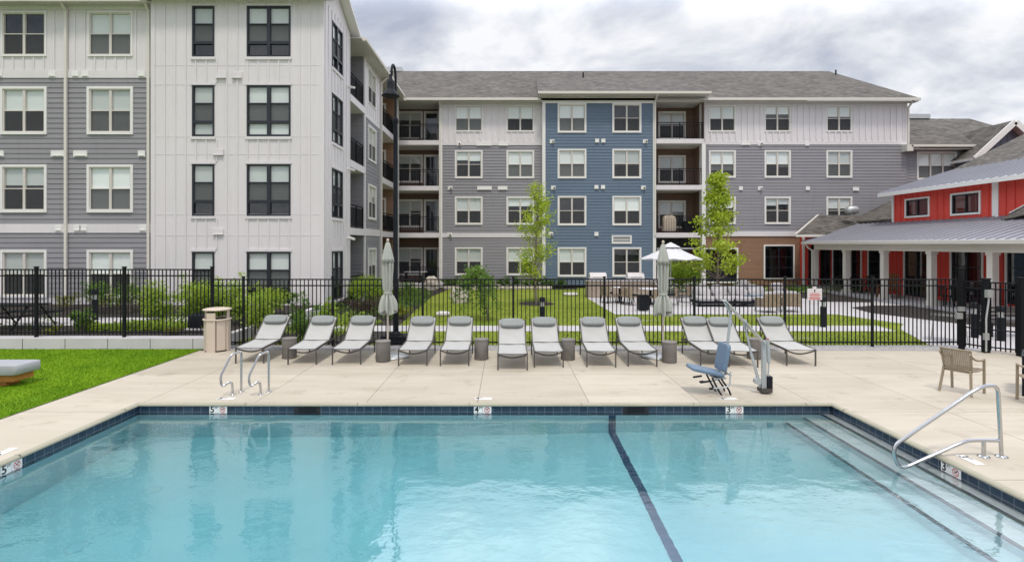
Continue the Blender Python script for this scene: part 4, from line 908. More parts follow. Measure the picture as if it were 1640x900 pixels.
# ------------------------------------------------------------------ sun loungers
lo = thing('sun_lounger', 'x', 'sun lounger', (0, 0, 0), 0, 'sun loungers lined up along the fence')
W2, BA = .315, R(37)                       # half width; back angle
hz, hy = .40, .98                         # hinge
bl_ = .83; by, bz = hy + bl_ * math.cos(BA), hz + bl_ * math.sin(BA)
def sling(name, p0, p1, sag):
    m = MB(); p0, p1 = Vector(p0), Vector(p1); nv = (p1 - p0).cross(Vector((1, 0, 0))).normalized(); nv = nv if nv.z < 0 else -nv; K, J = 10, 10; vs = []
    for side in (0, .012):
        for i in range(K + 1):
            for j in range(J + 1):
                u = -1 + 2 * j / J; t = i / K; w = sag * (1 - u * u) * (.35 + .65 * math.sin(math.pi * t)) + .003 * math.sin(9 * t + 4 * u)
                vs.append(p0.lerp(p1, t) + Vector((u * W2, 0, 0)) + nv * (w + side))
    q = (K + 1) * (J + 1); fs = []
    for i in range(K):
        for j in range(J):
            a = i * (J + 1) + j; fs += [(a, a + 1, a + J + 2, a + J + 1), (q + a, q + a + J + 1, q + a + J + 2, q + a + 1)]
    m.add(vs, fs, 0, True); return m.build(name, M['sling'], lo)
sling('seat', (0, 0, .378), (0, hy - .012, hz - .002), .022); sling('backrest', (0, hy + .012, hz + .010), (0, by, bz), .020)
m = MB()
for s in (-1, 1):
    x = s * (W2 + .012)
    m.beam((x, -.01, .365), (x, hy, hz - .01), .026, .045); m.beam((x, hy, hz - .01), (x, by, bz - .01), .026, .04); m.beam((x, hy, hz - .01), (x, hy + .55, .36), .026, .035)
m.beam((-W2, hy, hz - .016), (W2, hy, hz - .016), .02, .02); m.beam((-W2, by - .004, bz - .012), (W2, by - .004, bz - .012), .02, .02); m.beam((-W2, hy + .5, .36), (W2, hy + .5, .36), .025, .025)
m.tube([(-W2 + 2 * W2 * t, .01 + .06 * math.sin(math.pi * t), .35 - .085 * math.sin(math.pi * t)) for t in [i / 12 for i in range(13)]], .017, 8)
for s in (-1, 1): m.beam((s * (W2 - .01), hy + .45, .36), (s * (W2 - .01), by - .35, bz - .28), .018, .018)
m.build('frame', M['lounger_frame'], lo)
for s in (-1, 1):
    for y in (.0, 1.44): m = MB(); m.beam((s * (W2 + .012), y, 0), (s * (W2 + .012), y, .37), .028, .028); m.build('leg', M['lounger_frame'], lo)
T = Matrix.Rotation(BA, 3, 'X'); c = Vector((0, by - .155, bz - .06))
m = MB(); m.puff(c, (.29, .135, .055), .45, 24, 10, tilt=T); pl = m.build('head_pillow', M['pillow'], lo)
feet = [((400, 582), 1, 'leftmost white sling sun lounger, beside the beige litter bin'), ((484, 584), 1, 'second white sun lounger from the left, just right of the first concrete stool'),
        ((555, 584), 1, 'third white sun lounger from the left, just left of the stool by the lamp post'), ((661, 586), 0, 'white sun lounger just right of the black lamp post'),
        ((728, 586), 0, 'white sun lounger left of the concrete stool that stands without a parasol left of centre'), ((821, 593), 0, 'white sun lounger pulled slightly nearer the pool, lowest headrest of the row'),
        ((879, 588.5), 0, 'white sun lounger directly left of the concrete stool right of centre'), ((963, 588), -2, 'white sun lounger directly right of the concrete stool right of centre'),
        ((1029, 587), -1, 'white sun lounger just left of the closed parasol on the right half of the row'), ((1145, 586), -2, 'white sun lounger behind the blue seat of the pool lift'),
        ((1190, 588), -3, 'white sun lounger half hidden by the pole of the pool lift'), ((1283, 586), -2, 'rightmost white sun lounger of the row, right of the pool lift')]
for i, ((fx, fy), rz, lab) in enumerate(feet):
    g_ = G(fx, fy)
    if i == 0: lo.location = g_; lo.rotation_euler = (0, 0, R(rz)); lo['label'] = lab
    else: dup(lo, g_, R(rz), lab, 'sun loungers lined up along the fence')
st = thing('concrete_stool', 'x', 'side table', (0, 0, 0), 0, 'round concrete side tables between the loungers')
m = MB(); m.lathe((0, 0, 0), [(.165, 0), (.172, .01), (.172, .47)], 28); m.build('drum', M['stool_concrete'], st)
m = MB(); m.lathe((0, 0, .47), [(.176, 0), (.180, .008), (.180, .022), (.174, .03), (.02, .03)], 28); m.build('top', M['stool_concrete'], st)
for i, (x_, y_, lab) in enumerate(((463.5, 573, 'grey concrete drum stool between the two leftmost loungers'), (613.5, 578.5, 'grey concrete drum stool in front of the left closed parasol'), (771, 575, 'grey concrete drum stool in the gap left of the lounger standing nearest the pool'),
        (909.5, 575.5, 'grey concrete drum stool close between two loungers right of centre'), (1072, 580, 'grey concrete drum stool in front of the right closed parasol'), (1208, 574, 'grey concrete drum stool behind the mast of the pool lift'))):
    g_ = G(x_, y_)
    if i == 0: st.location = g_; st['label'] = lab
    else: dup(st, g_, i * .7, lab, 'round concrete side tables between the loungers')

# ------------------------------------------------------------------ closed parasols, open parasol, lamp post, bollards
def folded(name, loc, top, bot, lab, seed, base_off):
    r_ = random.Random(seed); o = thing(name, lab, 'parasol', loc, 0, 'closed sage green parasols'); X, Y = loc[0], loc[1]
    m = MB(); m.tube([(X, Y, .05), (X, Y, top - .02)], .024, 10); m.puff((X, Y, top), (.035, .035, .045), .9); m.build('pole', M['wood_pole'], o)
    n = 48; prof = []; H = top - .06 - bot
    def rad(t):                            # t 0 top .. 1 bottom
        if t < .70: return .04 + .085 * min(1, t / .30) ** 1.2 - .035 * max(0, (t - .34) / .36)
        if t < .74: return .09
        return .09 + .085 * math.sin(min(1, (t - .74) / .18) * math.pi / 2)
    m = MB(); vs = []; fs = []; K = 30
    for i in range(K + 1):
        t = i / K
        for j in range(n):
            a = 2 * math.pi * j / n; f = .20 + .40 * min(1, t * 1.3); w = math.cos(8 * a + .9 * math.sin(3 * t + seed)) * f + .10 * math.cos(3 * a + 5 * t + seed) * t + .06 * math.sin(13 * a + 9 * t)
            if .69 < t < .75: w *= .35
            rr = .88 * rad(t) * (1 + w); z = top - .06 - H * t
            if t > .93: z += .07 * math.cos(4 * a + seed) * (t - .93) / .07
            vs.append((X + rr * math.cos(a), Y + rr * math.sin(a), z))
    for i in range(K):
        for j in range(n): fs.append((i * n + j, i * n + (j + 1) % n, (i + 1) * n + (j + 1) % n, (i + 1) * n + j))
    m.add(vs, fs, 0, True); m.add(vs[:n], [tuple(range(n))]); cn = m.build('canopy', M['sage_canvas'], o)
    m = MB(); m.lathe((X, Y, top - .50), [(.11, -.03), (.148, -.05), (.132, .05), (.09, .25), (.05, .42), (.03, .45)], 40, fold=.16, fk=8); m.build('vent_flap', M['sage_canvas'], cn)
    m = MB(); zt = top - .06 - H * .72; m.lathe((X, Y, zt), [(.104, -.02), (.108, 0), (.104, .02)], 24); m.build('tie_strap', M['sage_canvas'], cn)
    m = MB(); bx, by_ = X + base_off, Y - .02; m.lathe((bx, by_, 0), [(.42, 0), (.43, .02), (.42, .045), (.06, .055)], 32); m.tube([(X, Y, .04), (X, Y, .34)], .034, 10); m.build('base', M['dull_steel'], o)
YU = 13.45
folded('closed_parasol', (XW(621, YU), YU, 0), ZW(385, YU), ZW(500, YU), 'closed sage green parasol beside the black lamp post', 1, .12)
folded('closed_parasol', (XW(1062, YU), YU, 0), ZW(388, YU), ZW(502, YU), 'closed sage green parasol in front of the open white one, right of centre', 4, -.15)
Y = 29.0; X = XW(1074, Y)
o = thing('open_parasol', 'open white market parasol shading the patio by the blue wall', 'parasol', (X, Y, 0))
m = MB(); m.tube([(X, Y, 0), (X, Y, ZW(388, Y))], .03, 10); m.build('pole', M['dull_steel'], o)
zt, ze, rr = ZW(391, Y), ZW(415, Y), 1.68; P = [(X + rr * math.cos(a), Y + rr * math.sin(a), ze) for a in (math.pi / 4 * i + .2 for i in range(8))]
m = MB()
for i in range(8):
    a, c = Vector(P[i]), Vector(P[(i + 1) % 8]); t_ = Vector((X, Y, zt)); md = (a + c) / 2 + Vector((0, 0, .05))
    m.add([a, md, c, a.lerp(t_, .5) + Vector((0, 0, -.03)), c.lerp(t_, .5) + Vector((0, 0, -.03)), t_], [(0, 1, 3), (1, 4, 3), (1, 2, 4), (3, 4, 5)]); m.quad(a, c, c - Vector((0, 0, .03)), a - Vector((0, 0, .03)))
cn = m.build('canopy', M['white_canvas'], o)
m = MB(); m.lathe((X, Y, zt - .17), [(.55, 0), (.3, .13), (.03, .26)], 8, sm=False); m.build('vent_flap', M['white_canvas'], cn)
m = MB()
for p in P: m.beam((X, Y, zt - .08), Vector(p) - Vector((0, 0, .03)), .015, .02)
m.build('rib', M['dull_steel'], o)

Y = 15.25; X = XW(633.5, Y); zp = ZW(193, Y); z_ = lambda py: ZW(py, Y)
o = thing('lamp_post', 'tall black gooseneck lamp post with a bell shade behind the fence', 'street lamp', (X, Y, 0))
m = MB(); m.tube([(X, Y, .3), (X, Y, zp)], [.072, .062], 16); m.lathe((X, Y, zp - .1), [(.066, 0), (.082, .03), (.082, .12), (.05, .17), (.03, .18)], 16); m.build('pole', M['charcoal_metal'], o)
m = MB(); m.box(X - .36, X + .36, Y - .3, Y + .3, -.05, .24); m.lathe((X, Y, .24), [(.17, 0), (.17, .04), (.10, .10)], 16); m.build('base', M['charcoal_metal'], o)
zt = z_(110); ys = Y - .52; zs = z_(130)
arc = [(X, Y, zp), (X, Y, zt - .30)] + [(X, Y - .26 + .26 * math.cos(a), zt - .28 + .28 * math.sin(a)) for a in [math.pi * i / 10 for i in range(1, 10)]] + [(X, ys, zt - .32), (X, ys, zs)]
m = MB(); m.tube(arc, .034, 10); m.build('gooseneck_arm', M['charcoal_metal'], o)
m = MB(); m.lathe((X - .03, ys, z_(163)), [(.02, .02), (.235, .0), (.242, .012), (.23, .04), (.18, .115), (.115, .18), (.105, .205), (.10, .36), (.085, .44), (.05, .48), (.042, .60)], 28); m.build('bell_shade', M['charcoal_metal'], o)
def bollard(px_, py, h, lab, z=0):
    x, y, _ = G(px_, py, z); o = thing('bollard_light', lab, 'bollard', (x, y, z), 0, 'bollard lights in the garden')
    m = MB(); m.lathe((x, y, z - .03), [(.095, 0), (.095, h * .70)], 20); m.build('post', M['charcoal_metal'], o)
    m = MB(); m.lathe((x, y, z + h * .70 - .03), [(.06, 0), (.06, h * .16)], 16); m.build('lens', M['dull_steel'], o)
    m = MB(); m.lathe((x, y, z + h * .84), [(.10, 0), (.10, h * .14), (.085, h * .16)], 20); m.build('cap', M['charcoal_metal'], o)
bollard(152, 513, 1.02, 'black bollard light behind the raised fence at the left', .32)
bollard(868.5, 521, .98, 'black bollard light on the lawn in the centre beyond the fence')
bollard(1318.5, 523, 1.02, 'black bollard light on the lawn right of the notice board')
bollard(1561, 540, 1.05, 'black bollard light seen through the gate left of the thick gate post'); bollard(1603, 545, 1.0, 'black bollard light seen through the fence right of the gate post')

# ------------------------------------------------------------------ litter bin, grab rails, hand rail
x, y, _ = G(348, 561); o = thing('litter_bin', 'beige slatted litter bin with a raised round lid at the fence corner', 'litter bin', (x, y, 0))
m = MB(); n = 8
for i in range(n):
    a = 2 * math.pi * (i + .5) / n - math.pi / 2 + math.pi / n; M3 = Matrix.Rotation(a, 3, 'Z'); r = .285; hw = .105
    pt = lambda u, d, z: Vector((x, y, 0)) + M3 @ Vector((r + d, u, z))
    m.add([pt(-hw, -.02, .04), pt(hw, -.02, .04), pt(hw, .012, .04), pt(-hw, .012, .04), pt(-hw, -.02, .82), pt(hw, -.02, .82), pt(hw, .012, .82), pt(-hw, .012, .82)], MB.BF)
m.build('slat_body', M['litter_beige'], o)
m = MB()
for a in (-math.pi / 2, math.pi / 2, 0, math.pi):
    M3 = Matrix.Rotation(a, 3, 'Z'); pt = lambda u, d, z: Vector((x, y, 0)) + M3 @ Vector((.30 + d, u, z)); w_ = .11 if a == -math.pi / 2 else .07
    m.add([pt(-w_, -.02, 0), pt(w_, -.02, 0), pt(w_, .022, 0), pt(-w_, .022, 0), pt(-w_, -.02, 1.02 if w_ > .1 else .86), pt(w_, -.02, 1.02 if w_ > .1 else .86), pt(w_, .022, 1.02 if w_ > .1 else .86), pt(-w_, .022, 1.02 if w_ > .1 else .86)], MB.BF)
m.build('corner_panel', M['litter_beige'], o)
m = MB(); m.lathe((x, y, .82), [(.31, 0), (.345, .0), (.35, .015), (.345, .03), (.25, .03)], 32); m.build('rim', M['litter_beige'], o)
m = MB(); m.lathe((x, y, .01), [(.27, 0), (.27, .84), (.20, .85)], 24); m.build('liner', M['litter_dark'], o)
m = MB(); m.lathe((x, y, 1.075), [(.34, 0), (.352, .012), (.35, .03), (.27, .05), (.05, .06)], 32); m.build('lid', M['litter_beige'], o)
for s in (-1, 1): m = MB(); m.box(x + s * .29 - .02, x + s * .29 + .02, y - .04, y + .04, .85, 1.08); m.build('lid_post', M['litter_beige'], o)
def smooth(pts, r=.06, n=5):                 # fillet a polyline
    pts = [Vector(p) for p in pts]; out_ = [pts[0]]
    for a, b_, c_ in zip(pts, pts[1:], pts[2:]):
        d1 = (a - b_); d2 = (c_ - b_); q1 = b_ + d1.normalized() * min(r, d1.length * .48); q2 = b_ + d2.normalized() * min(r, d2.length * .48)
        for i in range(n + 1): t = i / n; out_.append(q1 * (1 - t) ** 2 + b_ * 2 * t * (1 - t) + q2 * t * t)
    return out_ + [pts[-1]]
for (fx, lab) in ((386.5, 'left one of the two polished steel pool grab rails'), (430.5, 'right one of the two polished steel pool grab rails')):
    x, y, _ = G(fx, 627.5); o = thing('grab_rail', lab, 'grab rail', (x, y, 0), 0, 'pair of steel grab rails at the deep end')
    s = lambda dx, dy, z: (x + dx, y + dy, z)
    m = MB(); m.tube(smooth([s(0, 0, .0), s(0, 0, .78), s(-.11, -.16, .74), s(-.24, -.30, .36), s(-.21, -.31, .17), s(-.10, -.22, .26), s(-.075, -.19, .20), s(-.07, -.18, 0)], .07), .0215, 12); m.build('tube', M['steel'], o)
    for dx, dy in ((0, 0), (-.07, -.18)): m = MB(); m.lathe(s(dx, dy, 0), [(.055, .002), (.055, .010), (.028, .018)], 20); m.build('flange', M['steel'], o)
Y = 7.1; P = lambda px_, py: (XW(px_, Y), Y, ZW(py, Y))
o = thing('pool_handrail', 'large polished steel handrail reaching over the steps at the shallow right side', 'handrail', (XW(1604, Y), Y, 0))
m = MB(); m.tube(smooth([P(1604, 731), P(1598, 615), P(1568, 620), P(1428, 716), P(1440, 753), P(1546, 706), P(1560, 704.5), P(1601, 705)], .14, 7), .0245, 14); m.build('tube', M['steel'], o)
m = MB(); m.tube([P(1575.5, 731), P(1575.5, 706)], .0245, 14); m.build('support_post', M['steel'], o)
for q in (1604, 1575.5): m = MB(); m.lathe((XW(q, Y), Y, 0), [(.07, .002), (.07, .010), (.035, .022)], 24); m.build('flange', M['steel'], o)

# ------------------------------------------------------------------ pool lift
Y = 10.15; P = lambda px_, py, dy=0: Vector((XW(px_, Y), Y + dy, ZW(py, Y)))
o = thing('pool_lift', 'grey metal pool lift with a blue padded seat hanging from its slanted arm', 'pool lift', (XW(1224, Y), Y, 0))
m = MB(); m.beam(P(1223.5, 622), P(1223, 545), .07, .07); m.beam(P(1219, 622, -.05), P(1219, 590, -.05), .02, .03); m.build('mast', M['lift_grey'], o)
m = MB(); x = XW(1224, Y); m.box(x - .09, x + .11, Y - .1, Y + .1, .03, .10); m.lathe((x, Y, 0), [(.07, 0), (.07, .04)], 16); m.build('base', M['litter_dark'], o)
m = MB(); x = XW(1230, Y); m.box(x - .035, x + .06, Y - .06, Y + .06, ZW(625, Y), ZW(602, Y)); m.build('battery_box', M['charcoal_metal'], o)
m = MB()
for dy in (-.045, .045): m.beam(P(1223.5, 549, dy), P(1160, 481, dy), .022, .085, up=(0, 1, 0))
for t in (.1, .3, .5, .7, .9): m.tube([P(1223.5, 549, -.06).lerp(P(1160, 481, -.06), t), P(1223.5, 549, .06).lerp(P(1160, 481, .06), t)], .014, 8)
m.build('arm', M['dull_steel'], o)
m = MB(); m.tube(smooth([P(1160, 482), P(1170.5, 503), P(1165.5, 548), P(1162, 600)], .06), .026, 10); m.build('hanger_pole', M['lift_grey'], o)
m = MB(); m.beam(P(1193.5, 524), P(1203, 566), .03, .03); m.beam(P(1203, 566), P(1218, 620), .042, .042); m.tube([P(1213, 610, -.05), P(1213, 610, .05)], .065, 20); m.beam(P(1193, 524), P(1193, 512), .06, .05); m.build('strut', M['lift_grey'], o)
m = MB(); m.tube([P(1228.5, 543, -.03), P(1230, 580, -.03)], .032, 14); m.tube([P(1230, 580, -.03), P(1229, 603, -.03)], .014, 10); m.tube([P(1228.5, 541.5, -.03), P(1228.5, 543.5, -.03)], .02, 10, 1); m.build('actuator', [M['lift_grey'], M['sign_red']], o)
def pad(name, a, b_, t, w_, mm):
    a, b_ = Vector(a), Vector(b_); L_ = (b_ - a).length; dirv = (b_ - a).normalized(); yv = Vector((0, 1, 0)); nv = dirv.cross(yv); T_ = Matrix((dirv, yv, nv)).transposed()
    m = MB(); m.puff((a + b_) / 2, (L_ / 2, w_ / 2, t / 2), .28, 28, 10, tilt=T_); return m.build(name, M[mm], o)
pad('seat_back', P(1161, 549), P(1153, 593), .085, .46, 'lift_blue'); pad('seat_cushion', P(1103, 587), P(1155, 598), .075, .46, 'lift_blue')
m = MB()
for dy in (-.14, .14): m.tube(smooth([P(1136, 602, dy), P(1146, 622, dy), P(1154, 634, dy), P(1168, 632, dy)], .08), .017, 10); m.tube(smooth([P(1150, 603, dy), P(1163, 622, dy), P(1166, 631.5, dy)], .06), .017, 10)
m.tube([P(1167, 632.5, -.14), P(1167, 632.5, .14)], .017, 10); m.build('leg_loop', M['charcoal_metal'], o)
m = MB()
for dy in (-.25, .25):
    m.tube(smooth([P(1161, 590, dy), P(1160, 612, dy), P(1150, 615, dy), P(1134, 616, dy)], .05), .013, 8); m.tube([P(1134, 616, dy), P(1128, 617, dy)], .02, 10, 1)
    m.tube([P(1130, 606, dy * .8), P(1116, 608, dy * .8)], .018, 10, 1)
m.tube([P(1162, 596, -.25), P(1162, 596, .25)], .016, 8); m.beam(P(1140, 603), P(1158, 603), .3, .03); m.build('armrest', [M['lift_grey'], M['charcoal_metal']], o)

# ------------------------------------------------------------------ resin chairs, table, day bed
rc = thing('resin_chair', 'x', 'chair', (0, 0, 0), 0, 'tan perforated resin chairs at the right')   # faces +Y
def back_pt(u, v):                           # u -1..1, v 0..1
    wv = .235 - .02 * (1 - v); z = .42 + .42 * v; y = -.20 - .10 * v + .05 * u * u; return Vector((u * wv, y, z))
def seat_pt(u, v): return Vector((u * (.225 + .01 * v), -.19 + .42 * v, .445 - .02 * math.sin(math.pi * v) + .012 * u * u))
for nm, fn, nu, nv in (('backrest', back_pt, 16, 20), ('seat', seat_pt, 14, 14)):
    m = MB()
    for i in range(nv + 1):
        v_ = i / nv
        m.tube([fn(-1 + 2 * j / 12, v_) for j in range(13)], .016 if i in (0, nv) else .0085, 6)
    for j in range(nu + 1):
        u_2 = -1 + 2 * j / nu
        m.tube([fn(u_2, i / 8) for i in range(9)], .016 if j in (0, nu) else .0045, 6)
    m.build(nm, M['resin_tan'], rc)
for sx_ in (-1, 1):
    m = MB(); m.beam((sx_ * .21, -.19, .45), (sx_ * .25, -.27, 0), .035, .035); m.build('leg', M['resin_tan'], rc)
    m = MB(); m.beam((sx_ * .255, .22, .64), (sx_ * .25, .24, 0), .035, .035); m.build('leg', M['resin_tan'], rc)
    m = MB(); m.tube(smooth([(sx_ * .235, -.29, .78), (sx_ * .25, -.16, .67), (sx_ * .257, .05, .63), (sx_ * .257, .235, .645)], .1), .02, 8); m.build('armrest', M['resin_tan'], rc)
rc.location = (8.68, 10.22, 0); rc.rotation_euler = (0, 0, R(-62)); rc['label'] = 'tan perforated resin armchair standing whole by the right edge, facing the table'
dup(rc, (9.42, 9.42, 0), R(-20), 'tan perforated resin armchair cut off by the right edge of the photo', 'tan perforated resin chairs at the right')
o = thing('patio_table', 'dark square patio table cut off at the right edge between the tan chairs', 'table', (10.2, 9.95, 0), R(45))
m = MB(); m.box(-.46, .46, -.46, .46, .715, .74); q = m.build('tabletop', M['charcoal_metal']); q.parent = o
for sx_ in (-1, 1):
    for sy in (-1, 1): m = MB(); m.box(sx_ * .42 - .03, sx_ * .42 + .03, sy * .42 - .03, sy * .42 + .03, 0, .715); q = m.build('leg', M['charcoal_metal']); q.parent = o
o = thing('day_bed', 'low grey cushioned day bed on an orange teak base lying on the turf', 'day bed', (-10.4, 10.9, 0))
m = MB(); m.puff((-10.63, 10.85, .325), (1.0, .30, .10), .10, 48, 12); m.build('mattress', M['cushion_grey'], o)
m = MB(); m.box(-11.6, -9.74, 10.62, 11.08, .09, .222); m.box(-11.5, -9.95, 10.70, 11.0, -.02, .09); m.build('base', M['teak'], o)
# ------------------------------------------------------------------ trees and shrubs
def leaves_obj(name, centers, size, m, parent, flat=.0, asp=.55):
    n = len(centers); c = np.asarray(centers)
    d = rng.normal(size=(n, 3)); d[:, 2] *= .7; d /= np.linalg.norm(d, axis=1)[:, None]
    w = np.cross(d, rng.normal(size=(n, 3))); w /= np.linalg.norm(w, axis=1)[:, None]
    s = size * rng.uniform(.6, 1.25, (n, 1)); v = np.empty((n, 4, 3)); nn = np.cross(d, w)
    v[:, 0] = c - d * s * .5; v[:, 1] = c + w * s * asp * .5 + nn * s * .08; v[:, 2] = c + d * s * .5; v[:, 3] = c - w * s * asp * .5 + nn * s * .08
    off = Vector((0, 0, 0)); p = parent
    while p is not None: off += p.location; p = p.parent
    v -= np.array(off)
    me = bpy.data.meshes.new(name); me.from_pydata(v.reshape(-1, 3).tolist(), [], np.arange(4 * n).reshape(n, 4).tolist()); me.materials.append(M[m]); me.update()
    o = bpy.data.objects.new(name, me); col.objects.link(o); o.parent = parent; return o
def clumps(n_cl, per, fn, spread):
    out_ = []
    for _ in range(n_cl):
        c = np.array(fn()); k = int(per * rng.uniform(.5, 1.5)); sp = spread * rng.uniform(.6, 1.3)
        out_.append(c + rng.normal(size=(k, 3)) * np.array([sp, sp, sp * .75]))
    return np.concatenate(out_)
def shrub(x, y, z, w, h, leafm, lab, dens=1.0, leaf=.075, cat='shrub', name='shrub', group=None, stems=7, lift=.12):
    o = thing(name, lab, cat, (x, y, z), 0, group); m = MB(); tips = []
    for i in range(stems):
        a = rng.uniform(0, 2 * math.pi); r = w * .5 * rng.uniform(.2, .95); e_ = np.array([x + r * math.cos(a), y + r * math.sin(a), z + h * rng.uniform(.55, .95)])
        b0 = np.array([x + .1 * w * math.cos(a), y + .1 * w * math.sin(a), z]); md = (b0 + e_) / 2 + np.array([0, 0, h * .08])
        m.tube([b0, md, e_], [.014, .009, .004], 5); tips.append((b0, md, e_))
    m.build('stem', M['bark'], o)
    def pick():
        b0, md, e_ = tips[rng.integers(len(tips))]; t = rng.uniform(lift + .1, 1) ** .8
        p = b0 * (1 - t) ** 2 + md * 2 * t * (1 - t) + e_ * t * t
        return p + rng.normal(size=3) * np.array([w * .13, w * .13, h * .09])
    n = int(40 * dens * max(.5, w * h)) + 14
    pts_ = clumps(n, 30, pick, min(w, h) * .085); pts_ = pts_[pts_[:, 2] > z + .02]
    leaves_obj('foliage', pts_, leaf, leafm, o); return o
BB = 'shrubs in the raised bed by the white wall'
shrub(-10.75, 16.6, .30, 1.0, 1.4, 'leaf_bright', 'bright green shrub in the raised bed, leftmost of those below the white wall', 1.5, group=BB)
shrub(-9.8, 16.7, .30, 1.2, 1.4, 'leaf_bright', 'broad bright green shrub in the middle of the raised bed below the narrow black window', 1.6, group=BB)
shrub(-8.98, 16.9, .32, 1.1, 1.55, 'leaf_bright', 'tall bright green shrub just left of the corner fence post in the raised bed', 1.9, group=BB)
shrub(-8.25, 16.9, .32, .9, 1.35, 'leaf_bright', 'bright green shrub right of the corner fence post behind the litter bin', 1.5, group=BB)
shrub(-8.3, 18.6, .36, 1.3, 1.15, 'leaf_bright', 'bright green shrub in front of the wide black ground floor window', 1.5, group=BB)
shrub(-7.45, 15.9, 0, .95, 1.45, 'leaf_bright', 'tall leafy shrub behind the leftmost lounger, in the lower mulch bed', 1.2, group=BB)
shrub(-5.75, 15.35, 0, .85, 1.0, 'leaf_mid', 'dark leafy shrub behind the stool between the two leftmost loungers', 1.2)
shrub(-6.3, 16.4, 0, .5, 1.35, 'leaf_mid', 'slender upright shrub behind the fence above the second lounger', 1.0)
shrub(-5.5, 16.7, 0, .55, 1.25, 'leaf_bright', 'slender bright upright shrub near the corner of the white wall', 1.0)
for i, (px_, pz, lab) in enumerate(((156, 1.2, 'small round headed shrub on bare stems left of the second ground floor window'), (204, 1.25, 'small round headed shrub on bare stems right of the second ground floor window'))):
    x = XW(px_, 19); shrub(x, 19, .40, .95, 1.05, 'leaf_mid', lab, .8, .07, lift=.5)
for i, (px_, lab) in enumerate(((105, 'yellow green dwarf shrub under the left ground floor window'), (163, 'yellow green dwarf shrub beside the left bollard light'), (195, 'yellow green dwarf shrub right of the left bollard light'), (230, 'yellow green dwarf shrub at the foot of the grey downspout'))):
    x = XW(px_, 20); shrub(x, 20, .44, .8, .55, 'leaf_yellow', lab, 1.4, .05, group='dwarf shrubs along the grey wall')
shrub(-12.8, 15.2, .25, .42, .28, 'leaf_yellow', 'small yellow plant at the foot of the fence near the left edge', 1.6, .045)
shrub(-9.4, 15.15, .25, .5, .25, 'leaf_yellow', 'small yellow plant at the foot of the fence left of the litter bin', 1.6, .045)
shrub(-12.4, 15.7, .26, .6, .75, 'leaf_mid', 'dark weedy plant beside the second fence post from the left edge', .9, .07)
shrub(XW(585, 21), 21, 0, 1.7, .95, 'leaf_wine', 'dark wine red shrub beyond the fence left of the lamp post', 1.3, .06)
shrub(XW(562, 25), 25, 0, 2.2, 1.35, 'leaf_bright', 'wide bright shrub in front of the ground floor balconies, left part', 1.4, .08)
shrub(XW(598, 26), 26, 0, 1.8, 1.3, 'leaf_bright', 'wide bright shrub behind the left closed parasol', 1.4, .08)
shrub(XW(570, 18.9), 18.9, 0, 1.5, .45, 'leaf_bright', 'low spreading green shrub below the wine red one', 1.6, .06)
shrub(XW(645, 20.5), 20.5, 0, 1.1, .5, 'leaf_yellow', 'low yellow green shrub right of the lamp post at the lawn edge', 1.6, .06)
shrub(XW(655, 26), 26, 0, 1.4, .95, 'leaf_mid', 'dark green shrub right behind the lamp post in front of the balcony', 1.2, .08)
shrub(XW(525, 17.0), 17.0, 0, 1.0, .85, 'leaf_bright', 'bright shrub above the second lounger from the left', 1.3, .07)
shrub(XW(1095, 31.5), 31.5, .05, 2.1, 1.85, 'leaf_bright', 'loose green bush growing beside the storefront under the open parasol', 1.5, .10)
FB = 'low foundation shrubs along the far building'
for k, px_ in enumerate(range(716, 905, 14)):
    pos = ('below the first grey window bay', 'between the two grey window columns', 'below the second grey window bay', 'at the foot of the blue bay')[min(3, k // 4)]
    shrub(XW(px_, 34.3), 34.3, 0, .62, .62 + .1 * (k % 3), 'leaf_mid', 'low dark foundation shrub %s' % pos, 1.2, .09, group=FB + ' ' + pos)
def cover(name, m, pts_, leaf): 
    o = leaves_obj(name, pts_, leaf, m, None); o['kind'] = 'stuff'; return o
def area(n, poly, z, h):
    P_ = np.array([p[:2] for p in poly]); lo_, hi_ = P_.min(0), P_.max(0); q = rng.uniform(lo_, hi_, (n * 3, 2)); q = q[inpoly(q, poly)][:n]
    k = noise2(q); q = q[k > -.1]; k = k[k > -.1]
    return np.column_stack([q, z + rng.random(len(q)) * h * (.35 + .65 * np.clip(k, 0, 1))])
def noise2(q): return np.sin(q[:, 0] * 2.3 + 1.1 * np.sin(q[:, 1] * 1.7)) * .5 + np.sin(q[:, 1] * 3.1 + q[:, 0] * 1.3) * .4 + .35
cover('ground_cover', 'leaf_bright', area(7000, [(-12.6, 15.7), (-9.0, 15.8), (-9.0, 16.6), (-12.9, 16.3)], .27, .42), .07)
cover('ground_cover', 'leaf_bright', area(4500, [(-7.4, 15.2), (-5.6, 15.2), (-4.7, 17), (-4.4, 19.5), (-6.7, 20.5)], 0, .22), .07)
cover('ground_cover', 'leaf_mid', area(7000, [(-6.8, 20.5), (-4.2, 20), (-3.8, 24), (-4.0, 30), (-6.9, 31)], 0, .5), .09)
cover('ground_cover', 'leaf_yellow', area(1500, [(-7.5, 15.0), (-5.0, 15.0), (-5.0, 15.3), (-7.5, 15.3)], 0, .16), .05)
cover('ground_cover', 'leaf_mid', area(5000, [(9, 31.2), (21, 30.6), (21, 33.0), (9, 33.6)], 0, .5), .10)
cover('ground_cover', 'leaf_mid', area(1600, [(-29, 16.0), (-13.5, 15.9), (-13.5, 16.4), (-29, 16.5)], .27, .5), .08)
cover('clover', 'leaf_white', np.column_stack([np.concatenate([XW(1030, 19.5) + rng.normal(size=160) * .28, XW(1285, 16) + rng.normal(size=160) * .28]), np.concatenate([19.6 + rng.normal(size=160) * .12, 15.9 + rng.normal(size=160) * .1]), np.full(320, .04)]), .03)
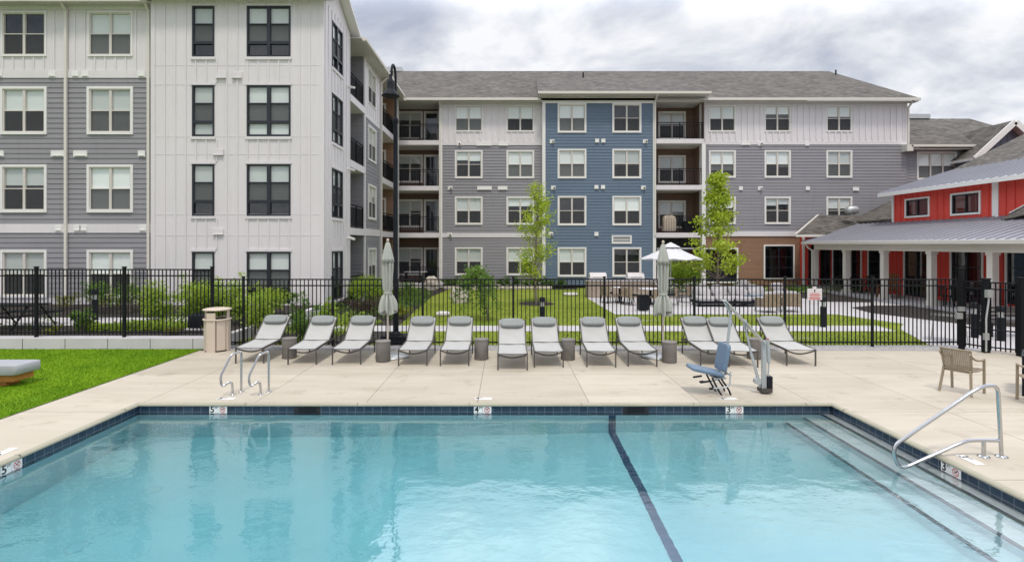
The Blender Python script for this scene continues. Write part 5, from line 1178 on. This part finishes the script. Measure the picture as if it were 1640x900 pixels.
cover('flower_bed', 'leaf_wine', area(1200, [(19.0, 33.5), (17.4, 33.4), (17.2, 32.6), (18.6, 32.4)], 0, .35), .09)

def limb(m, p, q, r0, r1, bend=.06):
    p, q = np.array(p, float), np.array(q, float); md = (p + q) / 2 + rng.normal(size=3) * bend * np.linalg.norm(q - p); m.tube([p, (p + md) / 2 + (md - (p + q) / 2) * .3, md, q], [r0, r0 * .8 + r1 * .2, (r0 + r1) / 2, r1], 7); return p, md, q
# slender columnar tree by the blue bay
x, y = G(859, 486)[:2]
o = thing('young_tree', 'slender upright young tree with lime leaves before the edge of the blue bay', 'tree', (x, y, 0)); m = MB(); H = ZW(292, y)
limb(m, (x, y, -.03), (x, y, H * .55), .055, .035, .01); limb(m, (x, y, H * .55), (x + .15, y, H * .98), .035, .008, .02); cl = []
for i in range(62):
    t = rng.uniform(.13, 1.0); zz = H * (.14 + .83 * t); wd = (.98 if t < .62 else .95 * (1 - (t - .62) / .55)) * rng.uniform(.3, 1.0); a = rng.uniform(0, 2 * math.pi)
    if t > .42 and t < .55 and rng.random() < .4: continue
    b0 = (x, y, max(.8, zz - wd * 1.1)); e_ = (x + wd * math.cos(a) + (.12 if t > .6 else -.05), y + wd * math.sin(a), zz); p0, md, e_ = limb(m, b0, e_, .014, .004, .08)
    for s in (.5, .75, .9, 1.0): cl.append(p0 * (1 - s) ** 2 + md * 2 * s * (1 - s) + e_ * s * s)
m.build('trunk', M['bark'], o); cl = np.array(cl)
pts_ = np.concatenate([c + rng.normal(size=(int(rng.integers(8, 26)), 3)) * np.array([.15, .15, .15]) for c in cl]); leaves_obj('crown', pts_, .125, 'leaf_lime', o)
m = MB(); m.lathe((x, y, -.018), [(.85, 0), (.8, .03), (.1, .05)], 24); struct(m.build('tree_ring', M['mulch']))
# broader maple by the patio
y = 29.5; x = XW(1149, y)
o = thing('young_tree', 'broader young maple with lime leaves and open branches by the patio sofa', 'tree', (x, y, 0)); m = MB(); H = ZW(276, y)
limb(m, (x, y, -.03), (x + .05, y, H * .5), .085, .05, .01); limb(m, (x + .05, y, H * .5), (x + .1, y, H * .98), .05, .01, .02); cl = []
for i in range(58):
    t = rng.uniform(.06, 1.0); zz = H * (.22 + .76 * t); prof_ = 1.75 * (min(1, t / .12 + .45) if t < .12 else 1 - (t - .12) / 1.0); wd = max(.2, prof_) * rng.uniform(.3, 1.05); a = rng.uniform(0, 2 * math.pi)
    b0 = (x + .05, y, max(.9, zz - wd * .85)); e_ = (x + wd * math.cos(a), y + wd * math.sin(a), zz); p0, md, e_ = limb(m, b0, e_, .024, .006, .09)
    for s in (.55, .75, .9, 1.0):
        if rng.random() < .86: cl.append(p0 * (1 - s) ** 2 + md * 2 * s * (1 - s) + e_ * s * s)
m.build('trunk', M['bark'], o); cl = np.array(cl)
pts_ = np.concatenate([c + rng.normal(size=(int(rng.integers(14, 44)), 3)) * np.array([.2, .2, .12]) for c in cl]); leaves_obj('crown', pts_, .15, 'leaf_lime', o, asp=.8)
# weeping sapling on the lawn
x, y = G(766, 512)[:2]
o = thing('weeping_tree', 'small weeping tree with dark drooping leaves on the lawn beyond the fence', 'tree', (x, y, 0)); m = MB(); cl = []
p0, md, e_ = limb(m, (x + .35, y, -.03), (x + .15, y, 1.0), .035, .028, .05); limb(m, (x + .15, y, 1.0), (x - .1, y, 1.75), .026, .012, .08)
for i in range(26):
    a = rng.uniform(0, 2 * math.pi); r = rng.uniform(.3, .95); top = np.array([x - .1 + .35 * r * math.cos(a), y + .35 * r * math.sin(a), 1.55 + .35 * rng.random()]); e_ = np.array([x + r * math.cos(a) * .95 - (.12 if i % 3 else -.1), y + r * math.sin(a) * .9, rng.uniform(.45, 1.5)])
    m.tube([(x, y, 1.45), top, (top + e_) / 2 + np.array([.08 * math.cos(a), 0, .1]), e_], [.012, .009, .006, .003], 5)
    for s in (0, .35, .6, .8, 1): cl.append(top * (1 - s) + e_ * s + np.array([0, 0, .08 * math.sin(3 * s)]))
for k in range(9): cl.append(np.array([x + .3 - .1 * rng.random(), y + rng.normal() * .08, .25 + .1 * k]))
m.build('trunk', M['bark'], o); cl = np.array(cl); pts_ = np.concatenate([c + rng.normal(size=(18, 3)) * .09 for c in cl]); leaves_obj('crown', pts_, .11, 'leaf_mid', o)

# ------------------------------------------------------------------ boulders and small things on the lawn
def boulder(px_, py, w, h, mm, lab, dn=.8):
    x, y, _ = G(px_, py); b = MB(); b.puff((x, y, h * .35), (w / 2, w * dn / 2, h * .62), .75, 22, 12, noise=.09); tag(b.build('boulder', M[mm], None), lab, 'boulder')
boulder(737, 484, .95, .75, 'boulder', 'pale mottled boulder under the weeping tree'); boulder(691, 464, .85, .85, 'boulder', 'rounded tan boulder at the top of the mulch bed by the balcony', 1.0)
for px_, py, lab in ((709.5, 505, 'small white utility lid on the lawn left of the weeping tree'), (914, 473, 'flat white stone lying on the lawn near the grill counter')):
    x, y, _ = G(px_, py); w_ = .28 if px_ < 800 else .42; b = MB(); b.puff((x, y, .06), (w_, w_ * .7, .10), .6, 20, 8); tag(b.build('lawn_stone', M['sign_white']), lab, 'stone')
b = MB()
for i in range(26): xx = XW(715 + i * 6.5, 34.0); b.puff((xx, 33.75 + .12 * math.sin(i * 7), .1), (.24, .14, .16 + .05 * math.sin(i * 3)), .7, 10, 6)
o = b.build('edging_stones', M['boulder']); o['kind'] = 'stuff'

# ------------------------------------------------------------------ patio furniture beyond the fence
y = 28.6
o = thing('grill_counter', 'tan stone outdoor kitchen counter in front of the blue bay', 'counter', (XW(993, y), y, 0))
m = MB(); m.box(XW(941, y), XW(1050, y), y, y + .85, 0, .86); m.build('stone_base', M['stone_block'], o); m = MB(); m.box(XW(939, y), XW(1052, y), y - .04, y + .9, .86, .92); m.build('counter_top', M['low_wall'], o)
for x0, lab in ((957, 'left white covered grill on the stone counter'), (1017, 'right white covered grill on the stone counter')):
    x = XW(x0, y + .4); g_ = thing('grill', lab, 'grill', (x, y + .4, .92), 0, 'grills on the stone counter')
    m = MB(); hh = .36; pr = [(-.3, 0), (-.3, .16), (-.2, .32), (0, .38), (.22, .36), (.3, .1), (.3, 0)]
    L0 = [Vector((x - .44, y + .4 + p, .92 + q)) for p, q in pr]; L1 = [Vector((x + .44, y + .4 + p, .92 + q)) for p, q in pr]; n_ = len(pr); m.add(L0 + L1, [tuple(range(n_)), tuple(range(n_, 2 * n_))] + [(i, (i + 1) % n_, n_ + (i + 1) % n_, n_ + i) for i in range(n_)]); m.build('hood', M['sign_white'], g_)
    m = MB(); m.tube([(x - .3, y + .06, 1.10), (x + .3, y + .06, 1.10)], .015, 8); m.box(x - .45, x + .45, y + .07, y + .1, .80, .93); m.build('handle', M['dull_steel'], g_)
def dining_chair(x, y, rz, lab, cush=True):
    o = thing('wicker_chair', lab, 'chair', (x, y, 0), rz, 'wicker dining chairs on the patio'); q = []
    m = MB()
    for i in range(9):
        a = -1.15 + 2.3 * i / 8; a2 = -1.15 + 2.3 * (i + 1) / 8
        if i == 8: break
        P_ = lambda a, z, r=.29: Vector((r * math.sin(a), -r * math.cos(a), z)); m.add([P_(a, .42), P_(a2, .42), P_(a2, .80), P_(a, .80), P_(a, .42, .26), P_(a2, .42, .26), P_(a2, .80, .26), P_(a, .80, .26)], MB.BF)
    q.append(('shell', m, 'wicker')); m = MB(); m.box(-.26, .26, -.26, .28, .38, .43); q.append(('seat', m, 'wicker'))
    if cush: m = MB(); m.puff((0, .02, .46), (.24, .24, .05), .4, 16, 6); q.append(('cushion', m, 'charcoal_metal'))
    for sx_ in (-1, 1):
        for sy in (-1, 1): m = MB(); m.beam((sx_ * .22, sy * .22, .38), (sx_ * .25, sy * .26, 0), .025, .025); q.append(('leg', m, 'charcoal_metal'))
    for n_, m, mt in q: k = m.build(n_, M[mt]); k.parent = o
    return o
cx0, cy0 = G(1042, 487)[:2]
o = thing('dining_table', 'round outdoor dining table among wicker chairs under the open parasol', 'table', (cx0, cy0, 0))
m = MB(); m.lathe((cx0, cy0, .70), [(.55, 0), (.56, .02), (.55, .04), (.05, .04)], 28); m.build('tabletop', M['low_wall'], o); m = MB(); m.lathe((cx0, cy0, 0), [(.3, 0), (.3, .03), (.05, .06), (.045, .7)], 16); m.build('pedestal', M['charcoal_metal'], o)
for (dx, dy, rz, lab) in ((-1.0, -.35, -70, 'wicker chair left of the round table'), (-.95, .6, -120, 'wicker chair behind left of the round table'), (.05, -.95, 8, 'wicker chair with black cushion in front of the round table'), (.95, -.2, 80, 'wicker chair right of the round table'), (.55, .9, 150, 'wicker chair behind the round table by the parasol pole'), (-1.9, .55, -60, 'wicker chair farthest left, in front of the stone counter')): dining_chair(cx0 + dx, cy0 + dy, R(rz), lab, dy < 0)
x, y, _ = G(1030, 497); o = thing('patio_heater_box', 'low black box standing on the patio near the round table', 'box', (x, y, 0)); m = MB(); m.box(x - .2, x + .2, y - .2, y + .2, .03, .62); m.build('cabinet', M['charcoal_metal'], o); m = MB(); m.box(x - .23, x + .23, y - .23, y + .23, .62, .66); m.build('lid', M['black_metal'], o)
x, y, _ = G(992, 484); o = thing('bistro_table', 'small round bistro table in front of the left grill', 'table', (x, y, 0)); m = MB(); m.lathe((x, y, .71), [(.34, 0), (.35, .015), (.34, .03), (.04, .03)], 24); m.build('tabletop', M['low_wall'], o); m = MB(); m.lathe((x, y, 0), [(.22, 0), (.22, .02), (.04, .05), (.035, .71)], 14); m.build('pedestal', M['charcoal_metal'], o)
dining_chair(x - .62, y - .05, R(-85), 'wicker chair left of the small bistro table by the left grill', True); dining_chair(x + .1, y - .68, R(10), 'wicker chair in front of the small bistro table by the left grill', True)
xb_, yb_, _ = G(1098, 484); dining_chair(xb_, yb_, R(60), 'wicker chair alone between the round table and the sofa', False)
# sectional sofa with many pillows
x0, y0, _ = G(1118, 491); x1, y1, _ = G(1216, 486)
o = thing('outdoor_sofa', 'pale grey outdoor sectional sofa heaped with cushions on the patio', 'sofa', ((x0 + x1) / 2, y0, 0)); y = y0; yb = y + 1.0
m = MB(); m.box(x0, x1, y, yb, .12, .24); [m.box(q - .04, q + .04, p - .04, p + .04, 0, .12) for q in (x0 + .1, x1 - .1, (x0 + x1) / 2) for p in (y + .1, yb - .1)]; m.build('frame', M['charcoal_metal'], o)
nS = 4; sw = (x1 - x0) / nS
for i in range(nS):
    xc = x0 + sw * (i + .5)
    m = MB(); m.puff((xc, y + .45, .33), (sw * .5, .48, .11), .35, 24, 8); m.build('seat_cushion', M['cushion_light'], o)
    m = MB(); T_ = Matrix.Rotation(R(-14), 3, 'X') @ Matrix.Rotation(R((-6, 5, -4, 7)[i]), 3, 'Y'); m.puff((xc, yb - .16, .66), (sw * .47, .13, .27), .5, 22, 10, tilt=T_); m.build('back_cushion', M['cushion_light'], o)
    m = MB(); T_ = Matrix.Rotation(R(-25), 3, 'X') @ Matrix.Rotation(R((15, -20, 25, -12)[i]), 3, 'Y'); m.puff((xc + (.12, -.1, .15, -.14)[i], yb - .42, .56), (.27, .10, .22), .6, 18, 8, tilt=T_); m.build('pillow', M['cushion_light'], o)
def lounge_chair(px_, py, rz, lab):
    x, y, _ = G(px_, py); o = thing('wicker_armchair', lab, 'armchair', (x, y, 0), R(rz), 'wicker lounge armchairs around the fire table'); q = []
    m = MB(); m.box(-.36, .36, -.38, -.30, .22, .76); m.box(-.36, -.29, -.30, .32, .22, .58); m.box(.29, .36, -.30, .32, .22, .58); m.box(-.29, .29, -.30, .32, .22, .28); q.append(('wicker_frame', m, 'wicker'))
    m = MB(); m.puff((0, .03, .37), (.30, .33, .09), .35, 20, 8); q.append(('seat_cushion', m, 'cushion_light')); m = MB(); m.puff((0, -.2, .62), (.29, .09, .24), .45, 20, 8); q.append(('back_cushion', m, 'cushion_light'))
    for sx_ in (-1, 1):
        for sy in (-1, 1): m = MB(); m.beam((sx_ * .33, sy * .33, .22), (sx_ * .35, sy * .35, 0), .035, .035); q.append(('leg', m, 'dull_steel'))
    for n_, m, mt in q: k = m.build(n_, M[mt]); k.parent = o
lounge_chair(1229, 499, 6, 'wicker armchair seen from behind, left of the fence post'); lounge_chair(1264, 498, -12, 'wicker armchair seen from behind, right of the fence post'); lounge_chair(1246, 480, 170, 'wicker armchair facing the camera across the fire table'); lounge_chair(1190, 474, 150, 'wicker armchair farthest back beside the maple tree')
x, y, _ = G(1212, 490); o = thing('fire_table', 'low slate blue square fire table between the armchairs', 'table', (x, y, 0)); m = MB(); m.box(x - .5, x + .5, y, y + .9, .3, .48); m.build('tabletop', M['lift_blue'], o); m = MB(); m.box(x - .4, x + .4, y + .1, y + .8, 0, .3); m.build('base', M['low_wall'], o)
x, y, _ = G(1098, 487); o = thing('bar_table', 'tall narrow white table at the patio edge left of the sofa', 'table', (x, y + 3, 0)); m = MB(); m.lathe((x, y + 3, 1.02), [(.38, 0), (.38, .04), (.05, .05)], 20); m.build('tabletop', M['sign_white'], o); m = MB(); m.tube([(x, y + 3, 0), (x, y + 3, 1.02)], .04, 10); m.build('pedestal', M['sign_white'], o)
# balcony furniture
y = 35.7; z = FL[1]
x = XW(1071, y); o = thing('covered_grill', 'grill under a beige cover on the second floor balcony', 'grill', (x, y, z)); m = MB(); m.puff((x, y, z + .58), (.44, .28, .50), .3, 24, 10); m.puff((x, y, z + 1.03), (.40, .25, .14), .6, 20, 8); m.build('cover', M['litter_beige'], o); m = MB(); m.box(x - .35, x + .35, y - .2, y + .2, 0 + z, z + .10); m.build('wheels', M['litter_dark'], o)
x = XW(1108, y); o = thing('balcony_sofa', 'black wicker sofa on the second floor balcony beside the covered grill', 'sofa', (x, y, z)); m = MB(); m.box(x - .55, x + .5, y - .3, y + .35, z + .1, z + .4); m.build('seat', M['black_metal'], o); m = MB(); m.box(x - .55, x + .5, y + .25, y + .38, z + .4, z + .8); m.build('backrest', M['black_metal'], o); m = MB(); m.box(x - .55, x - .42, y - .3, y + .25, z + .4, z + .62); m.box(x + .37, x + .5, y - .3, y + .25, z + .4, z + .62); m.build('armrest', M['black_metal'], o)
x, z = XW(666, 36.2), FL[0]; o = thing('balcony_table', 'dark table with a pale top on the ground floor balcony behind the lamp post', 'table', (x, 36.2, z)); m = MB(); m.box(x - .75, x + .75, 35.85, 36.5, z + .7, z + .74); m.build('tabletop', M['low_wall'], o); m = MB(); [m.box(x + a - .03, x + a + .03, 35.9, 36.45, z, z + .7) for a in (-.65, .65)]; m.build('leg', M['black_metal'], o)
# porch furniture
x, y = 19.9, 27.6
o = thing('wooden_armchair', 'brown slatted wooden armchair on the clubhouse porch', 'chair', (x, y, .1)); m = MB()
for k in range(5): m.box(x + .02, x + .06, y - .30 + k * .15 - .05, y - .30 + k * .15 + .05, .45, 1.35 - .03 * abs(k - 2))
m.build('backrest', M['wood_brown'], o); m = MB(); m.box(x - .55, x + .02, y - .36, y + .36, .45, .50); m.build('seat', M['wood_brown'], o)
for sy in (-.36, .36): m = MB(); m.box(x - .58, x + .05, y + sy - .04, y + sy + .04, .70, .74); m.box(x - .55, x - .48, y + sy - .03, y + sy + .03, .1, .70); m.box(x, x + .06, y + sy - .03, y + sy + .03, .1, .45); m.build('armrest', M['wood_brown'], o)
def black_chair(x, y, z, rz, lab, group):
    o = thing('metal_chair', lab, 'chair', (x, y, z), R(rz), group)
    m = MB(); m.box(-.24, .24, -.24, .24, .43, .46); k = m.build('seat', M['black_metal']); k.parent = o
    m = MB(); [m.box(-.24 + i * .08 - .012, -.24 + i * .08 + .012, -.25, -.23, .46, .85) for i in range(7)]; m.box(-.26, .26, -.26, -.22, .85, .90); k = m.build('backrest', M['black_metal']); k.parent = o
    for a in (-1, 1):
        for c in (-1, 1): m = MB(); m.beam((a * .22, c * .22, .43), (a * .24, c * .25, 0), .03, .03); k = m.build('leg', M['black_metal']); k.parent = o
for (tx, ty, lab) in ((20.1, 23.4, 'long black table on the porch left of the wide porch post'), (20.15, 30.6, 'black table on the porch near its far end')):
    o = thing('porch_table', lab, 'table', (tx, ty, .1)); m = MB(); m.box(tx - .4, tx + .4, ty - .8, ty + .8, .82, .86); m.build('tabletop', M['charcoal_metal'], o)
    for a in (-1, 1):
        for c in (-1, 1): m = MB(); m.box(tx + a * .34 - .03, tx + a * .34 + .03, ty + c * .72 - .03, ty + c * .72 + .03, .1, .82); m.build('leg', M['charcoal_metal'], o)
    for dx, dy, rz, w in ((-.65, -.4, -90, 'front left'), (-.65, .4, -90, 'back left'), (.6, -.4, 90, 'front right'), (.6, .4, 90, 'back right')): black_chair(tx + dx, ty + dy, .1, rz, 'black metal chair at the %s of the %s' % (w, 'nearer porch table' if ty < 25 else 'farther porch table'), 'black chairs on the porch')
x, y, _ = G(1520, 546); o = thing('mesh_stool', 'round grey mesh topped table on thin legs right beyond the fence', 'table', (x, y, 0)); m = MB(); m.tube([(x + .42 * math.cos(a), y + .42 * math.sin(a), .74) for a in [2 * math.pi * i / 24 for i in range(25)]], .02, 8); m.lathe((x, y, .725), [(.41, 0), (.41, .012), (.02, .012)], 24); m.build('tabletop', M['lounger_frame'], o)
for a in (.6, 2.2, 3.8, 5.4): m = MB(); m.beam((x + .36 * math.cos(a), y + .36 * math.sin(a), .72), (x + .42 * math.cos(a), y + .42 * math.sin(a), 0), .022, .022); m.build('leg', M['dull_steel'], o)
x, y, _ = G(1622, 540); o = thing('park_bench', 'dark slatted bench on the path beyond the gate at the right edge', 'bench', (x, y, 0)); m = MB(); [m.box(x - .7, x + .7, y + k * .12, y + k * .12 + .09, .43, .46) for k in range(4)]; m.build('seat', M['lounger_frame'], o); m = MB(); [m.box(x - .7, x + .7, y + .5, y + .53, .55 + k * .12, .63 + k * .12) for k in range(3)]; m.build('backrest', M['lounger_frame'], o)
for a in (-.6, .6): m = MB(); m.box(x + a - .03, x + a + .03, y + .02, y + .5, 0, .43); m.box(x + a - .03, x + a + .03, y + .47, y + .53, .43, .9); m.build('leg', M['black_metal'], o)
# black seating at the far left behind the fence
x, y = XW(22, 16.0), 16.0
o = thing('picnic_table', 'black metal picnic table behind the fence at the left edge', 'table', (x, y, .28)); m = MB(); [m.box(x - .8, x + .8, y - .38 + k * .13, y - .27 + k * .13, 1.0, 1.03) for k in range(6)]; m.build('tabletop', M['black_metal'], o)
for s in (-.75, .75): m = MB(); [m.box(x - .8, x + .8, y + s - .14 + k * .1, y + s - .06 + k * .1, .72, .75) for k in range(3)]; m.build('bench_seat', M['black_metal'], o)
for a in (-.6, .6): m = MB(); m.tube([(x + a, y - .8, .28), (x + a, y - .2, 1.0)], .025, 8); m.tube([(x + a, y + .8, .28), (x + a, y + .2, 1.0)], .025, 8); m.tube([(x + a, y - .85, .72), (x + a, y + .85, .72)], .022, 8); m.build('leg_frame', M['black_metal'], o)
black_chair(XW(48, 15.6), 15.6, .26, 40, 'black metal chair beside the picnic table left of the fence post', None) if False else None
x, y = XW(323, 16.2), 16.2; o = thing('utility_box', 'small dark utility box in the mulch behind the litter bin', 'box', (x, y, .28)); m = MB(); m.puff((x, y, .50), (.33, .24, .24), .35, 20, 8); m.build('housing', M['charcoal_metal'], o); m = MB(); m.box(x - .36, x + .36, y - .27, y + .27, .27, .31); m.build('pad', M['low_wall'], o)
